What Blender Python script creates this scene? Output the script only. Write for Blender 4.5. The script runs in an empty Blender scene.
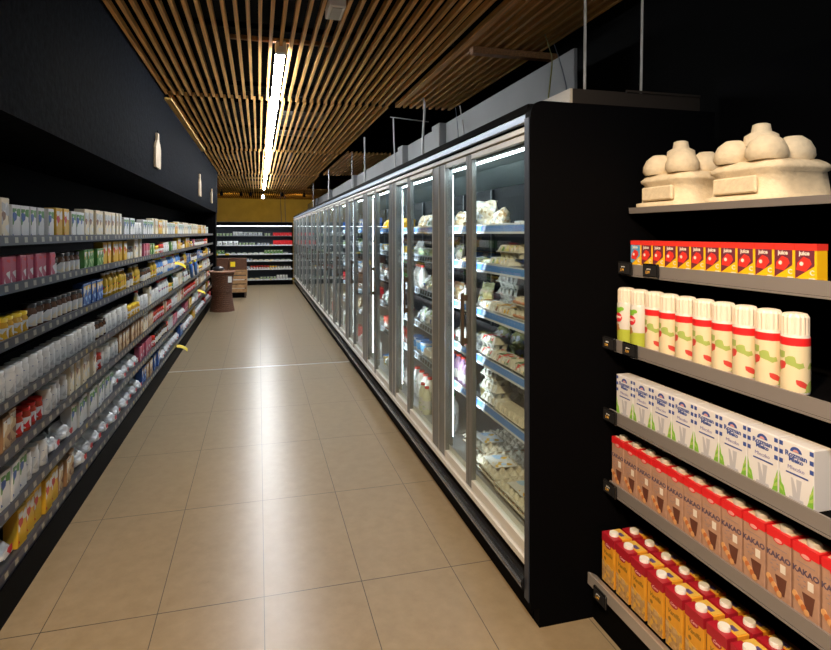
import bpy, bmesh, math, random
from mathutils import Vector, Matrix

PI = math.pi
SC = bpy.context.scene
COL = SC.collection
R = random.Random(7)

# ------------------------------------------------------------------ camera, world, exposure
CAM_H = 1.6
cam_data = bpy.data.cameras.new('camera')
cam_data.sensor_fit = 'HORIZONTAL'
cam_data.sensor_width = 36.0
cam_data.lens = 555.0 / 831.0 * 36.0
cam_data.shift_x = (415.5 - 404.5) / 831.0
cam_data.shift_y = -(325.0 - 233.0) / 831.0
cam_data.clip_start = 0.05
cam_data.clip_end = 200
cam = bpy.data.objects.new('camera', cam_data)
COL.objects.link(cam)
cam.location = (0, 0, CAM_H)
cam.rotation_euler = (PI / 2, 0, -math.radians(14.719))
SC.camera = cam

world = bpy.data.worlds.new('world')
SC.world = world
world.use_nodes = True
world.node_tree.nodes['Background'].inputs[0].default_value = (0.05, 0.055, 0.06, 1)
world.node_tree.nodes['Background'].inputs[1].default_value = 0.15

SC.view_settings.view_transform = 'Standard'
SC.view_settings.look = 'None'
SC.view_settings.exposure = 0.42
SC.view_settings.gamma = 1.0
SC.view_settings.use_curve_mapping = False
SC.cycles.use_denoising = True
SC.cycles.sample_clamp_indirect = 4.0
SC.cycles.max_bounces = 8
SC.cycles.transparent_max_bounces = 32
SC.cycles.caustics_reflective = False
SC.cycles.caustics_refractive = False

TUBE = 62.0        # ceiling tube
LED = 20.0         # fridge led strips
LEDV = 13.0        # upright leds in the fridge
BACKLED = 4.5      # led of the open case at the far end


def spot(name, loc, target, power, col, angle=70, size=0.06, blend=0.6):
    d = bpy.data.lights.new(name, 'SPOT')
    d.energy = power
    d.color = col
    d.spot_size = math.radians(angle)
    d.spot_blend = blend
    d.shadow_soft_size = size
    o = bpy.data.objects.new(name, d)
    COL.objects.link(o)
    o.location = loc
    o.rotation_euler = (Vector(target) - Vector(loc)).to_track_quat('-Z', 'Y').to_euler()
    return o


WARM = (1.0, 0.72, 0.42)
spot('spot_lamp', (-0.3, 0.2, 2.92), (0.8, 2.0, 0), 360, (1.0, 0.70, 0.40), 80)
spot('spot_lamp', (0.75, 1.45, 2.95), (1.5, 1.85, 1.4), 26, (1.0, 0.86, 0.70), 70)
spot('spot_lamp', (0.2, 3.2, 2.92), (0.9, 4.2, 0), 26, (1.0, 0.74, 0.46), 70)
for sx in (-0.9, 0.3, 1.3):
    spot('spot_lamp', (sx, 20.3, 2.85), (sx, 23.4, 2.2), 38, (1.0, 0.72, 0.20), 110)
spot('spot_lamp', (0.0, 15.0, 2.9), (0.1, 16.2, 0), 40, (1.0, 0.72, 0.38), 75)
spot('spot_lamp', (-0.1, 12.3, 2.9), (-0.8, 13.2, 0.6), 40, (1.0, 0.75, 0.5), 70)

# ------------------------------------------------------------------ materials
MATS = {}


def mat(name, col=(0.5, 0.5, 0.5), rough=0.5, metal=0.0, emit=0.0, spec=0.5, noise=0.0, nscale=20.0, bump=0.0, bscale=80.0,
        coat=0.0, alpha=1.0, trans=0.0):
    if name in MATS:
        return MATS[name]
    m = bpy.data.materials.new(name)
    m.use_nodes = True
    nt = m.node_tree
    b = nt.nodes['Principled BSDF']
    b.inputs['Base Color'].default_value = (*col, 1)
    b.inputs['Roughness'].default_value = rough
    b.inputs['Metallic'].default_value = metal
    b.inputs['Specular IOR Level'].default_value = spec
    b.inputs['Coat Weight'].default_value = coat
    b.inputs['Transmission Weight'].default_value = trans
    b.inputs['Alpha'].default_value = alpha
    if emit:
        b.inputs['Emission Color'].default_value = (*col, 1)
        b.inputs['Emission Strength'].default_value = emit
    tc = nt.nodes.new('ShaderNodeTexCoord')
    if noise:
        n = nt.nodes.new('ShaderNodeTexNoise')
        n.inputs['Scale'].default_value = nscale
        n.inputs['Detail'].default_value = 4
        nt.links.new(tc.outputs['Object'], n.inputs['Vector'])
        r = nt.nodes.new('ShaderNodeValToRGB')
        r.color_ramp.elements[0].position = 0.3
        r.color_ramp.elements[1].position = 0.7
        lo = tuple(max(0, c * (1 - noise)) for c in col)
        hi = tuple(min(1, c * (1 + noise)) for c in col)
        r.color_ramp.elements[0].color = (*lo, 1)
        r.color_ramp.elements[1].color = (*hi, 1)
        nt.links.new(n.outputs['Fac'], r.inputs['Fac'])
        nt.links.new(r.outputs['Color'], b.inputs['Base Color'])
    if bump:
        n2 = nt.nodes.new('ShaderNodeTexNoise')
        n2.inputs['Scale'].default_value = bscale
        n2.inputs['Detail'].default_value = 6
        nt.links.new(tc.outputs['Object'], n2.inputs['Vector'])
        bp = nt.nodes.new('ShaderNodeBump')
        bp.inputs['Strength'].default_value = bump
        bp.inputs['Distance'].default_value = 0.01
        nt.links.new(n2.outputs['Fac'], bp.inputs['Height'])
        nt.links.new(bp.outputs['Normal'], b.inputs['Normal'])
    MATS[name] = m
    return m


def printed(name, cols, scale=28.0, rough=0.4, stretch=(1, 1, 1), bump=0.0):
    """packaging print: patches of the given colours (the first is the ground colour)"""
    if name in MATS:
        return MATS[name]
    m = bpy.data.materials.new(name)
    m.use_nodes = True
    nt = m.node_tree
    b = nt.nodes['Principled BSDF']
    b.inputs['Roughness'].default_value = rough
    tc = nt.nodes.new('ShaderNodeTexCoord')
    mp = nt.nodes.new('ShaderNodeMapping')
    mp.inputs['Scale'].default_value = stretch
    v = nt.nodes.new('ShaderNodeTexVoronoi')
    v.inputs['Scale'].default_value = scale
    nt.links.new(tc.outputs['Object'], mp.inputs['Vector'])
    nt.links.new(mp.outputs['Vector'], v.inputs['Vector'])
    sep = nt.nodes.new('ShaderNodeSeparateColor')
    nt.links.new(v.outputs['Color'], sep.inputs['Color'])
    r = nt.nodes.new('ShaderNodeValToRGB')
    r.color_ramp.interpolation = 'CONSTANT'
    e = r.color_ramp.elements
    e[0].position = 0
    e[0].color = (*cols[0], 1)
    n = len(cols)
    e[1].position = 0.5
    e[1].color = (*cols[1 % n], 1)
    for i in range(2, n):
        x = e.new(0.5 + 0.5 * (i - 1) / (n - 1))
        x.color = (*cols[i], 1)
    nt.links.new(sep.outputs['Red'], r.inputs['Fac'])
    nt.links.new(r.outputs['Color'], b.inputs['Base Color'])
    if rough < 0.3 or bump:
        n2 = nt.nodes.new('ShaderNodeTexVoronoi')
        n2.feature = 'DISTANCE_TO_EDGE'
        n2.inputs['Scale'].default_value = 26
        nt.links.new(tc.outputs['Object'], n2.inputs['Vector'])
        bp = nt.nodes.new('ShaderNodeBump')
        bp.inputs['Strength'].default_value = 0.9
        bp.inputs['Distance'].default_value = 0.02
        nt.links.new(n2.outputs['Distance'], bp.inputs['Height'])
        nt.links.new(bp.outputs['Normal'], b.inputs['Normal'])
    MATS[name] = m
    return m


def glass_mat(name, tint=(0.93, 0.97, 0.96), ior=1.45, rough=0.0, boost=1.0):
    m = bpy.data.materials.new(name)
    m.use_nodes = True
    nt = m.node_tree
    for n in list(nt.nodes):
        nt.nodes.remove(n)
    out = nt.nodes.new('ShaderNodeOutputMaterial')
    t = nt.nodes.new('ShaderNodeBsdfTransparent')
    t.inputs[0].default_value = (*tint, 1)
    g = nt.nodes.new('ShaderNodeBsdfGlossy')
    g.inputs['Roughness'].default_value = rough
    g.inputs['Color'].default_value = (boost, boost, boost, 1)
    lw = nt.nodes.new('ShaderNodeLayerWeight')
    lw.inputs['Blend'].default_value = 0.5
    pw = nt.nodes.new('ShaderNodeMath')
    pw.operation = 'POWER'
    nt.links.new(lw.outputs['Facing'], pw.inputs[0])
    pw.inputs[1].default_value = 5.0
    f = nt.nodes.new('ShaderNodeMath')
    f.operation = 'MULTIPLY_ADD'
    nt.links.new(pw.outputs[0], f.inputs[0])
    f.inputs[1].default_value = 0.55
    f.inputs[2].default_value = 0.03
    mx = nt.nodes.new('ShaderNodeMixShader')
    nt.links.new(f.outputs[0], mx.inputs[0])
    nt.links.new(t.outputs[0], mx.inputs[1])
    nt.links.new(g.outputs[0], mx.inputs[2])
    nt.links.new(mx.outputs[0], out.inputs['Surface'])
    MATS[name] = m
    return m


GLASS = glass_mat('door_glass')
CLEAR = glass_mat('clear_plastic', (0.86, 0.9, 0.92), 1.4, 0.12)
BLACK = mat('black_paint', (0.0025, 0.0025, 0.003), 0.5, spec=0.01)
BLACKM = mat('black_matte', (0.003, 0.003, 0.003), 0.9, spec=0.05)
BLACKG = mat('black_gloss', (0.01, 0.01, 0.011), 0.18)
EDGEB = mat('panel_edge_blue', (0.035, 0.045, 0.07), 0.35, 0.4)
ALU = mat('aluminium', (0.62, 0.61, 0.58), 0.34, 0.85)
ALUW = mat('pale_aluminium', (0.80, 0.79, 0.76), 0.42, 0.35)
STILE = mat('grey_stile', (0.20, 0.21, 0.21), 0.36, 0.55)
FASCIA = mat('fascia_metal', (0.40, 0.49, 0.63), 0.36, 0.6)
WHITE = mat('white_enamel', (0.78, 0.80, 0.80), 0.4)
SHELFM = mat('shelf_steel', (0.42, 0.44, 0.46), 0.35, 0.5)
INBACK = mat('fridge_back', (0.007, 0.010, 0.015), 0.5, spec=0.15, bump=0.3, bscale=40)
BRONZE = mat('handle_bronze', (0.10, 0.075, 0.055), 0.4, 0.5)
LEDM = mat('led_white', (0.86, 0.95, 1.0), 0.4, emit=LED)
LEDVM = mat('led_upright', (0.90, 0.96, 1.0), 0.4, emit=LEDV)
TUBEM = mat('tube_white', (0.93, 0.97, 1.0), 0.4, emit=TUBE)
BACKLEDM = mat('case_led', (0.93, 0.96, 1.0), 0.4, emit=BACKLED)
CAPW = mat('cap_white', (0.85, 0.85, 0.83), 0.35)
CAPR = mat('cap_red', (0.75, 0.03, 0.02), 0.35)
CAPG = mat('cap_green', (0.03, 0.35, 0.08), 0.35)
CAPK = mat('cap_black', (0.02, 0.02, 0.02), 0.35)
CAPY = mat('cap_yellow', (0.85, 0.6, 0.03), 0.35)
CAPB = mat('cap_blue', (0.03, 0.2, 0.6), 0.35)
PULP = mat('egg_pulp', (0.54, 0.51, 0.42), 0.9, noise=0.12, nscale=60, bump=0.4, bscale=160)
PULPG = mat('grey_pulp', (0.50, 0.50, 0.46), 0.9, noise=0.12, nscale=60, bump=0.4, bscale=160)
WOOD = mat('crate_wood', (0.42, 0.25, 0.12), 0.6, noise=0.3, nscale=14)
WICKER = mat('wicker_brown', (0.105, 0.04, 0.018), 0.55, noise=0.4, nscale=70, bump=0.6, bscale=60)


def slat_mat(name, col, spec=0.3):
    m = bpy.data.materials.new(name)
    m.use_nodes = True
    nt = m.node_tree
    b = nt.nodes['Principled BSDF']
    b.inputs['Roughness'].default_value = 0.5
    b.inputs['Specular IOR Level'].default_value = spec
    tc = nt.nodes.new('ShaderNodeTexCoord')
    mp = nt.nodes.new('ShaderNodeMapping')
    mp.inputs['Scale'].default_value = (40, 1.2, 40)
    n = nt.nodes.new('ShaderNodeTexNoise')
    n.inputs['Scale'].default_value = 2.0
    n.inputs['Detail'].default_value = 5
    r = nt.nodes.new('ShaderNodeValToRGB')
    r.color_ramp.elements[0].position = 0.35
    r.color_ramp.elements[0].color = (*[c * 0.72 for c in col], 1)
    r.color_ramp.elements[1].position = 0.65
    r.color_ramp.elements[1].color = (*[min(1, c * 1.2) for c in col], 1)
    nt.links.new(tc.outputs['Object'], mp.inputs[0])
    nt.links.new(mp.outputs[0], n.inputs['Vector'])
    nt.links.new(n.outputs['Fac'], r.inputs['Fac'])
    nt.links.new(r.outputs['Color'], b.inputs['Base Color'])
    MATS[name] = m
    return m


SLAT = slat_mat('slat_wood', (0.82, 0.45, 0.14))
SLATD = slat_mat('beam_wood', (0.40, 0.20, 0.09))


def rail_mat(name, base, tagc, tag2, period=0.075, duty=0.62, along='Y', rough=0.35, z0=0.2, z1=0.8, height=0.04):
    """price rail: a strip with paper tags at a regular pitch (printed strip, real colours)"""
    m = bpy.data.materials.new(name)
    m.use_nodes = True
    nt = m.node_tree
    b = nt.nodes['Principled BSDF']
    b.inputs['Roughness'].default_value = rough
    tc = nt.nodes.new('ShaderNodeTexCoord')
    sep = nt.nodes.new('ShaderNodeSeparateXYZ')
    nt.links.new(tc.outputs['Object'], sep.inputs[0])

    def mth(op, a, bb):
        k = nt.nodes.new('ShaderNodeMath')
        k.operation = op
        for i, q in enumerate((a, bb)):
            if q is None:
                continue
            if isinstance(q, (int, float)):
                k.inputs[i].default_value = q
            else:
                nt.links.new(q, k.inputs[i])
        return k.outputs[0]
    s = mth('DIVIDE', sep.outputs[along], period)
    fr = mth('FRACT', s, None)
    fl = mth('FLOOR', s, None)
    inr = mth('LESS_THAN', fr, duty)
    wn = nt.nodes.new('ShaderNodeTexWhiteNoise')
    wn.noise_dimensions = '1D'
    nt.links.new(fl, wn.inputs['W'])
    r = nt.nodes.new('ShaderNodeValToRGB')
    r.color_ramp.interpolation = 'CONSTANT'
    r.color_ramp.elements[0].color = (*tagc, 1)
    r.color_ramp.elements[1].position = 0.72
    r.color_ramp.elements[1].color = (*tag2, 1)
    e = r.color_ramp.elements.new(0.88)
    e.color = (*base, 1)
    nt.links.new(wn.outputs['Value'], r.inputs['Fac'])
    zz = sep.outputs['Z']
    inz = mth('MULTIPLY', mth('GREATER_THAN', zz, z0 * height), mth('LESS_THAN', zz, z1 * height))
    fac = mth('MULTIPLY', inr, inz)
    mx = nt.nodes.new('ShaderNodeMix')
    mx.data_type = 'RGBA'
    nt.links.new(fac, mx.inputs['Factor'])
    mx.inputs[6].default_value = (*base, 1)
    nt.links.new(r.outputs['Color'], mx.inputs[7])
    nt.links.new(mx.outputs[2], b.inputs['Base Color'])
    MATS[name] = m
    return m


RAILDARK = rail_mat('rail_dark', (0.012, 0.015, 0.032), (0.30, 0.28, 0.22), (0.45, 0.33, 0.06), 0.10, 0.34)
RAILBACK = rail_mat('rail_back', (0.75, 0.78, 0.8), (0.55, 0.58, 0.62), (0.8, 0.62, 0.05), 0.11, 0.5, along='X')
RAILTAGS = rail_mat('rail_black_tags', (0.35, 0.42, 0.52), (0.012, 0.013, 0.016), (0.02, 0.02, 0.02), 0.062, 0.8, z0=0.1, z1=0.9)
RAILBLUE = mat('rail_blue_white', (0.5, 0.6, 0.8), 0.3)


def blue_rail():
    m = bpy.data.materials.new('rail_blue_paper')
    m.use_nodes = True
    nt = m.node_tree
    b = nt.nodes['Principled BSDF']
    b.inputs['Roughness'].default_value = 0.18
    tc = nt.nodes.new('ShaderNodeTexCoord')
    sep = nt.nodes.new('ShaderNodeSeparateXYZ')
    nt.links.new(tc.outputs['Object'], sep.inputs[0])
    r = nt.nodes.new('ShaderNodeValToRGB')
    r.color_ramp.interpolation = 'CONSTANT'
    mr = nt.nodes.new('ShaderNodeMapRange')
    mr.inputs['From Min'].default_value = 0
    mr.inputs['From Max'].default_value = 0.045
    nt.links.new(sep.outputs['Z'], mr.inputs['Value'])
    e = r.color_ramp.elements
    e[0].color = (0.5, 0.55, 0.62, 1)
    e[1].position = 0.16
    e[1].color = (0.10, 0.24, 0.62, 1)
    x = e.new(0.86)
    x.color = (0.5, 0.56, 0.64, 1)
    nt.links.new(mr.outputs[0], r.inputs['Fac'])
    nt.links.new(r.outputs['Color'], b.inputs['Base Color'])
    MATS['rail_blue_paper'] = m
    return m


RAILBP = blue_rail()


def floor_mat():
    m = bpy.data.materials.new('floor_tiles')
    m.use_nodes = True
    nt = m.node_tree
    b = nt.nodes['Principled BSDF']
    tc = nt.nodes.new('ShaderNodeTexCoord')
    mp = nt.nodes.new('ShaderNodeMapping')
    mp.inputs['Location'].default_value = (-0.023, -2.518, 0)
    nt.links.new(tc.outputs['Object'], mp.inputs[0])
    sep = nt.nodes.new('ShaderNodeSeparateXYZ')
    nt.links.new(mp.outputs[0], sep.inputs[0])

    def mth(op, a, bb=None):
        k = nt.nodes.new('ShaderNodeMath')
        k.operation = op
        for i, q in enumerate((a, bb)):
            if q is None:
                continue
            if isinstance(q, (int, float)):
                k.inputs[i].default_value = q
            else:
                nt.links.new(q, k.inputs[i])
        return k.outputs[0]

    def line(o, period, w):
        f = mth('FRACT', mth('DIVIDE', o, period))
        d = mth('MINIMUM', f, mth('SUBTRACT', 1.0, f))
        return mth('LESS_THAN', d, w / period), mth('FLOOR', mth('DIVIDE', o, period))
    lx, ix = line(sep.outputs['X'], 0.4345, 0.0016)
    ly, iy = line(sep.outputs['Y'], 0.908, 0.0022)
    g = mth('MAXIMUM', lx, ly)
    cell = nt.nodes.new('ShaderNodeCombineXYZ')
    nt.links.new(ix, cell.inputs[0])
    nt.links.new(iy, cell.inputs[1])
    wn = nt.nodes.new('ShaderNodeTexWhiteNoise')
    wn.noise_dimensions = '3D'
    nt.links.new(cell.outputs[0], wn.inputs['Vector'])
    ad = nt.nodes.new('ShaderNodeVectorMath')
    ad.operation = 'MULTIPLY_ADD'
    nt.links.new(wn.outputs['Color'], ad.inputs[0])
    ad.inputs[1].default_value = (9, 9, 9)
    nt.links.new(mp.outputs[0], ad.inputs[2])
    n = nt.nodes.new('ShaderNodeTexNoise')
    n.inputs['Scale'].default_value = 15
    n.inputs['Detail'].default_value = 9
    n.inputs['Roughness'].default_value = 0.65
    nt.links.new(ad.outputs[0], n.inputs['Vector'])
    r = nt.nodes.new('ShaderNodeValToRGB')
    r.color_ramp.elements[0].position = 0.3
    r.color_ramp.elements[0].color = (0.25, 0.19, 0.115, 1)
    r.color_ramp.elements[1].position = 0.72
    r.color_ramp.elements[1].color = (0.31, 0.24, 0.15, 1)
    nt.links.new(n.outputs['Fac'], r.inputs['Fac'])
    mx = nt.nodes.new('ShaderNodeMix')
    mx.data_type = 'RGBA'
    nt.links.new(g, mx.inputs['Factor'])
    nt.links.new(r.outputs['Color'], mx.inputs[6])
    mx.inputs[7].default_value = (0.035, 0.03, 0.028, 1)
    nt.links.new(mx.outputs[2], b.inputs['Base Color'])
    rr = nt.nodes.new('ShaderNodeMapRange')
    rr.inputs['To Min'].default_value = 0.25
    rr.inputs['To Max'].default_value = 0.34
    nt.links.new(n.outputs['Fac'], rr.inputs['Value'])
    nt.links.new(rr.outputs[0], b.inputs['Roughness'])
    b.inputs['Specular IOR Level'].default_value = 0.5
    return m


# ------------------------------------------------------------------ mesh builder
class MB:
    def __init__(self):
        self.v, self.f, self.mi, self.ms, self.sm = [], [], [], [], []

    def m(self, material):
        if material not in self.ms:
            self.ms.append(material)
        return self.ms.index(material)

    def add(self, vs, fs, material, smooth=False):
        n = len(self.v)
        self.v += [tuple(p) for p in vs]
        k = self.m(material)
        for f in fs:
            self.f.append(tuple(i + n for i in f))
            self.mi.append(k)
            self.sm.append(smooth)
        return self

    def box(self, x0, x1, y0, y1, z0, z1, material, c=0.0):
        if c <= 0:
            v = [(x, y, z) for x in (x0, x1) for y in (y0, y1) for z in (z0, z1)]
            f = [(0, 1, 3, 2), (4, 6, 7, 5), (0, 4, 5, 1), (2, 3, 7, 6), (0, 2, 6, 4), (1, 5, 7, 3)]
            return self.add(v, f, material)
        bm = bmesh.new()
        bmesh.ops.create_cube(bm, size=1.0)
        for q in bm.verts:
            q.co = Vector(((x0 + x1) / 2 + q.co.x * (x1 - x0), (y0 + y1) / 2 + q.co.y * (y1 - y0), (z0 + z1) / 2 + q.co.z * (z1 - z0)))
        bmesh.ops.bevel(bm, geom=list(bm.edges), offset=c, segments=1, affect='EDGES')
        self.bm(bm, material)
        return self

    def bm(self, bm, material, smooth=False):
        bm.verts.index_update()
        self.add([q.co[:] for q in bm.verts], [[q.index for q in f.verts] for f in bm.faces], material, smooth)
        bm.free()

    def lathe(self, cx, cy, prof, material, seg=14, smooth=True, sx=1.0, sy=1.0):
        vs, fs = [], []
        for r, z in prof:
            for i in range(seg):
                a = 2 * PI * i / seg
                vs.append((cx + r * sx * math.cos(a), cy + r * sy * math.sin(a), z))
        for j in range(len(prof) - 1):
            for i in range(seg):
                a, b = j * seg + i, j * seg + (i + 1) % seg
                fs.append((a, b, b + seg, a + seg))
        self.add(vs, fs, material, smooth)
        n = len(prof)
        self.add(vs[:seg], [tuple(reversed(range(seg)))], material)
        self.add(vs[(n - 1) * seg:], [tuple(range(seg))], material)
        return self

    def tube(self, pts, r, material, seg=8):
        pts = [Vector(p) for p in pts]
        vs, fs = [], []
        for k, p in enumerate(pts):
            t = (pts[min(k + 1, len(pts) - 1)] - pts[max(k - 1, 0)]).normalized()
            u = t.cross(Vector((0, 0, 1)))
            if u.length < 0.05:
                u = t.cross(Vector((1, 0, 0)))
            u.normalize()
            w = t.cross(u)
            for i in range(seg):
                a = 2 * PI * i / seg
                vs.append(p + (u * math.cos(a) + w * math.sin(a)) * r)
        for j in range(len(pts) - 1):
            for i in range(seg):
                a, b = j * seg + i, j * seg + (i + 1) % seg
                fs.append((a, b, b + seg, a + seg))
        fs.append(tuple(reversed(range(seg))))
        fs.append(tuple(range((len(pts) - 1) * seg, len(pts) * seg)))
        return self.add(vs, fs, material, True)

    def prism(self, poly, axis, a, b, material):
        """extrude a 2-D polygon along an axis; poly gives the two other axes in order"""
        def P(u, v, t):
            return {'x': (t, u, v), 'y': (u, t, v), 'z': (u, v, t)}[axis]
        n = len(poly)
        vs = [P(u, v, a) for u, v in poly] + [P(u, v, b) for u, v in poly]
        fs = [tuple(range(n)), tuple(reversed(range(n, 2 * n)))]
        fs += [(i, i + n, (i + 1) % n + n, (i + 1) % n) for i in range(n)]
        return self.add(vs, fs, material)

    def merge(self, o):
        n = len(self.v)
        self.v += o.v
        for f, k, s in zip(o.f, o.mi, o.sm):
            self.f.append(tuple(i + n for i in f))
            self.mi.append(self.m(o.ms[k]))
            self.sm.append(s)
        return self

    def mesh(self, name):
        me = bpy.data.meshes.new(name)
        me.from_pydata(self.v, [], self.f)
        for k in self.ms:
            me.materials.append(k)
        me.polygons.foreach_set('material_index', self.mi)
        me.polygons.foreach_set('use_smooth', self.sm)
        bm = bmesh.new()
        bm.from_mesh(me)
        bmesh.ops.recalc_face_normals(bm, faces=bm.faces)
        bm.to_mesh(me)
        bm.free()
        me.update()
        return me

    def build(self, name, parent=None, loc=None):
        o = bpy.data.objects.new(name, self.mesh(name))
        COL.objects.link(o)
        if parent:
            o.parent = parent
        if loc:
            o.location = loc
        return o


def tag(o, label=None, cat=None, group=None, kind=None):
    if label:
        o['label'] = label
    if cat:
        o['category'] = cat
    if group:
        o['group'] = group
    if kind:
        o['kind'] = kind
    return o


def empty(name, loc=(0, 0, 0), rz=0.0):
    o = bpy.data.objects.new(name, None)
    COL.objects.link(o)
    o.location = loc
    o.rotation_euler = (0, 0, rz)
    o.empty_display_size = 0.1
    return o


KIDS = {}


def reg(parent, child):
    KIDS.setdefault(parent.name, []).append(child)
    return child


def copy_tree(o, parent=None):
    c = o.copy()
    COL.objects.link(c)
    if parent:
        c.parent = parent
    for ch in KIDS.get(o.name, []):
        reg(c, copy_tree(ch, c))
    return c


def part(name, mb, parent, loc=None, label=None):
    o = mb.build(name, parent, loc)
    if label:
        o['label'] = label
    return reg(parent, o)


def structure(name, mb, loc=None):
    return tag(mb.build(name, None, loc), kind='structure')


# ------------------------------------------------------------------ the setting
FLOOR = floor_mat()
structure('floor', MB().box(-4, 5, -4, 24, -0.1, 0, FLOOR))
structure('ceiling', MB().box(-4, 5, -4, 24, 3.9, 4.0, BLACKM))
YELLOW = mat('ochre_wall', (0.36, 0.26, 0.065), 0.7, noise=0.12, nscale=3)
structure('wall_back', MB().box(-4, 5, 23.6, 23.8, 0, 3.9, YELLOW))
structure('wall_left', MB().box(-4.2, -4.0, -4, 23.8, 0, 3.9, BLACKM))
structure('wall_right', MB().box(5.0, 5.2, -4, 23.8, 0, 3.9, BLACKM))
structure('wall_front', MB().box(-4, 5, -4.2, -4.0, 0, 3.9, BLACKM))
GREYW = mat('grey_bulkhead', (0.20, 0.205, 0.21), 0.8, noise=0.05, nscale=2)
wb = MB().box(1.98, 2.0, 3.2, 23.5, 0, 2.80, GREYW)
structure('wall_middle', wb)
pl = MB()
for y in (5.75, 7.35, 11.4, 15.4, 19.3):
    structure('trim_pilaster', MB().box(1.90, 1.979, y, y + 0.26, 2.0, 2.80, GREYW))
structure('wall_side', MB().box(2.25, 2.35, -2.0, 3.9, 0, 3.9, BLACKM))
structure('trim_threshold', MB().box(-1.02, 1.09, 6.835, 6.865, 0.0, 0.003, mat('steel_strip', (0.72, 0.73, 0.74), 0.3, 0.6)))

# dark textured bulkhead over the left shelving
SOFF = mat('dark_textured_panel', (0.0045, 0.0055, 0.008), 0.7, spec=0.005, noise=0.5, nscale=30, bump=0.7, bscale=22)
sf = MB()
sf.box(-0.985, -0.93, 2.0, 13.6, 2.06, 3.05, SOFF)
sf.box(-1.62, -0.985, 2.0, 13.6, 2.06, 2.10, SOFF)
structure('trim_soffit', sf)
structure('wall_behind_shelf', MB().box(-1.75, -1.65, 1.9, 13.6, 0, 3.9, BLACKM))
structure('trim_pillar', MB().box(-1.62, -0.945, 13.26, 13.6, 0, 2.06, BLACK))


# ------------------------------------------------------------------ slatted ceiling
def slats(x0, x1, y0, y1, z, group_label, skip=(), wide_first=False, cross=None, cuts=None, pitch=0.0757):
    mb = MB()
    x = x0
    i = 0
    while x < x1 - 0.01:
        w = 0.0235
        a, b = y0, y1
        if wide_first and i == 0:
            w = 0.055
        segs = [(a, b)]
        if cuts:
            for (cx0, cx1, ca, cb) in cuts:
                if cx0 < x < cx1:
                    out = []
                    for (p, q) in segs:
                        if p < ca:
                            out.append((p, min(q, ca)))
                        if q > cb:
                            out.append((max(p, cb), q))
                    segs = out
        for (p, q) in segs:
            if q - p > 0.05:
                mb.box(x - w / 2, x + w / 2, p, q, z, z + 0.045, SLAT, 0.0)
        x += pitch
        i += 1
    root = empty('slatted_ceiling_panel', ((x0 + x1) / 2, (y0 + y1) / 2, z))
    tag(root, group_label, 'ceiling panel', 'slatted wooden ceiling panels')
    inv = Matrix.Translation(-root.location)
    s = part('slats', mb, root)
    s.location = -root.location
    c = MB()
    for y in (cross or (y0 + 0.35, (y0 + y1) / 2, y1 - 0.35)):
        c.box(x0 - 0.02, x1 - 0.03, y - 0.02, y + 0.02, z + 0.0455, z + 0.085, BLACK)
    k = part('hanger_rails', c, root)
    k.location = -root.location
    return root


LAMPX = 0.176
X0 = -0.066 - 0.0757 * 11
XR = 1.44
lampcut = [(0.12, 0.235, 4.40, 19.0)]
slats(X0, XR, 2.15, 6.03, 3.0, 'nearest wide panel of the slatted ceiling, above the near floor tiles', cuts=lampcut + [(-0.01, 0.16, 2.0, 3.36)])
slats(X0 + 0.022, XR, 6.07, 9.83, 3.0, 'second wide slatted ceiling panel, beginning at the staggered slat ends', cuts=lampcut)
slats(X0, XR, 9.87, 13.75, 3.0, 'third wide slatted ceiling panel, around the far half of the tube', cuts=lampcut)
slats(X0 - 0.7, XR, 13.79, 18.0, 3.0, 'fourth wide slatted ceiling panel, above the basket and crate', cuts=lampcut)
slats(X0 - 0.7, 2.3, 18.04, 23.5, 3.0, 'farthest slatted ceiling panel, meeting the yellow wall', cuts=lampcut)
slats(1.50, 2.17, 2.15, 6.02, 3.0, 'side slatted ceiling panel directly above the near fridge doors', wide_first=True)
slats(1.53, 2.30, 9.72, 13.55, 3.0, 'small side slatted ceiling panel halfway down the grey wall')
tag(MB().box(1.545, 2.30, 3.87, 3.94, 2.945, 2.995, SLATD, 0.003).build('wood_beam'),
    'dark brown wooden crossbeam under the side slats above the fridges', 'beam')
tag(MB().box(-0.24, 0.54, 4.345, 4.375, 3.06, 3.09, SLATD).build('wood_batten'),
    'thin wooden batten crossing the slats at the near end of the tube light', 'batten')
tag(MB().box(-0.945, -0.865, 6.10, 9.85, 2.965, 2.985, slat_mat('golden_board', (0.68, 0.42, 0.11))).build('edge_board'),
    'wide golden edge board where the slats meet the dark left bulkhead', 'board')
for i, y in enumerate((6.35, 7.0, 7.8, 8.7, 9.4)):
    ordn = ('nearest', 'second', 'third', 'fourth', 'farthest')[i]
    tag(MB().box(-0.962, -0.93, y, y + 0.03, 2.93, 2.964, BLACK, 0.003).build('bracket_clip'),
        ordn + ' small black clip under the golden edge board', 'clip', 'clips under the edge board')

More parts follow.
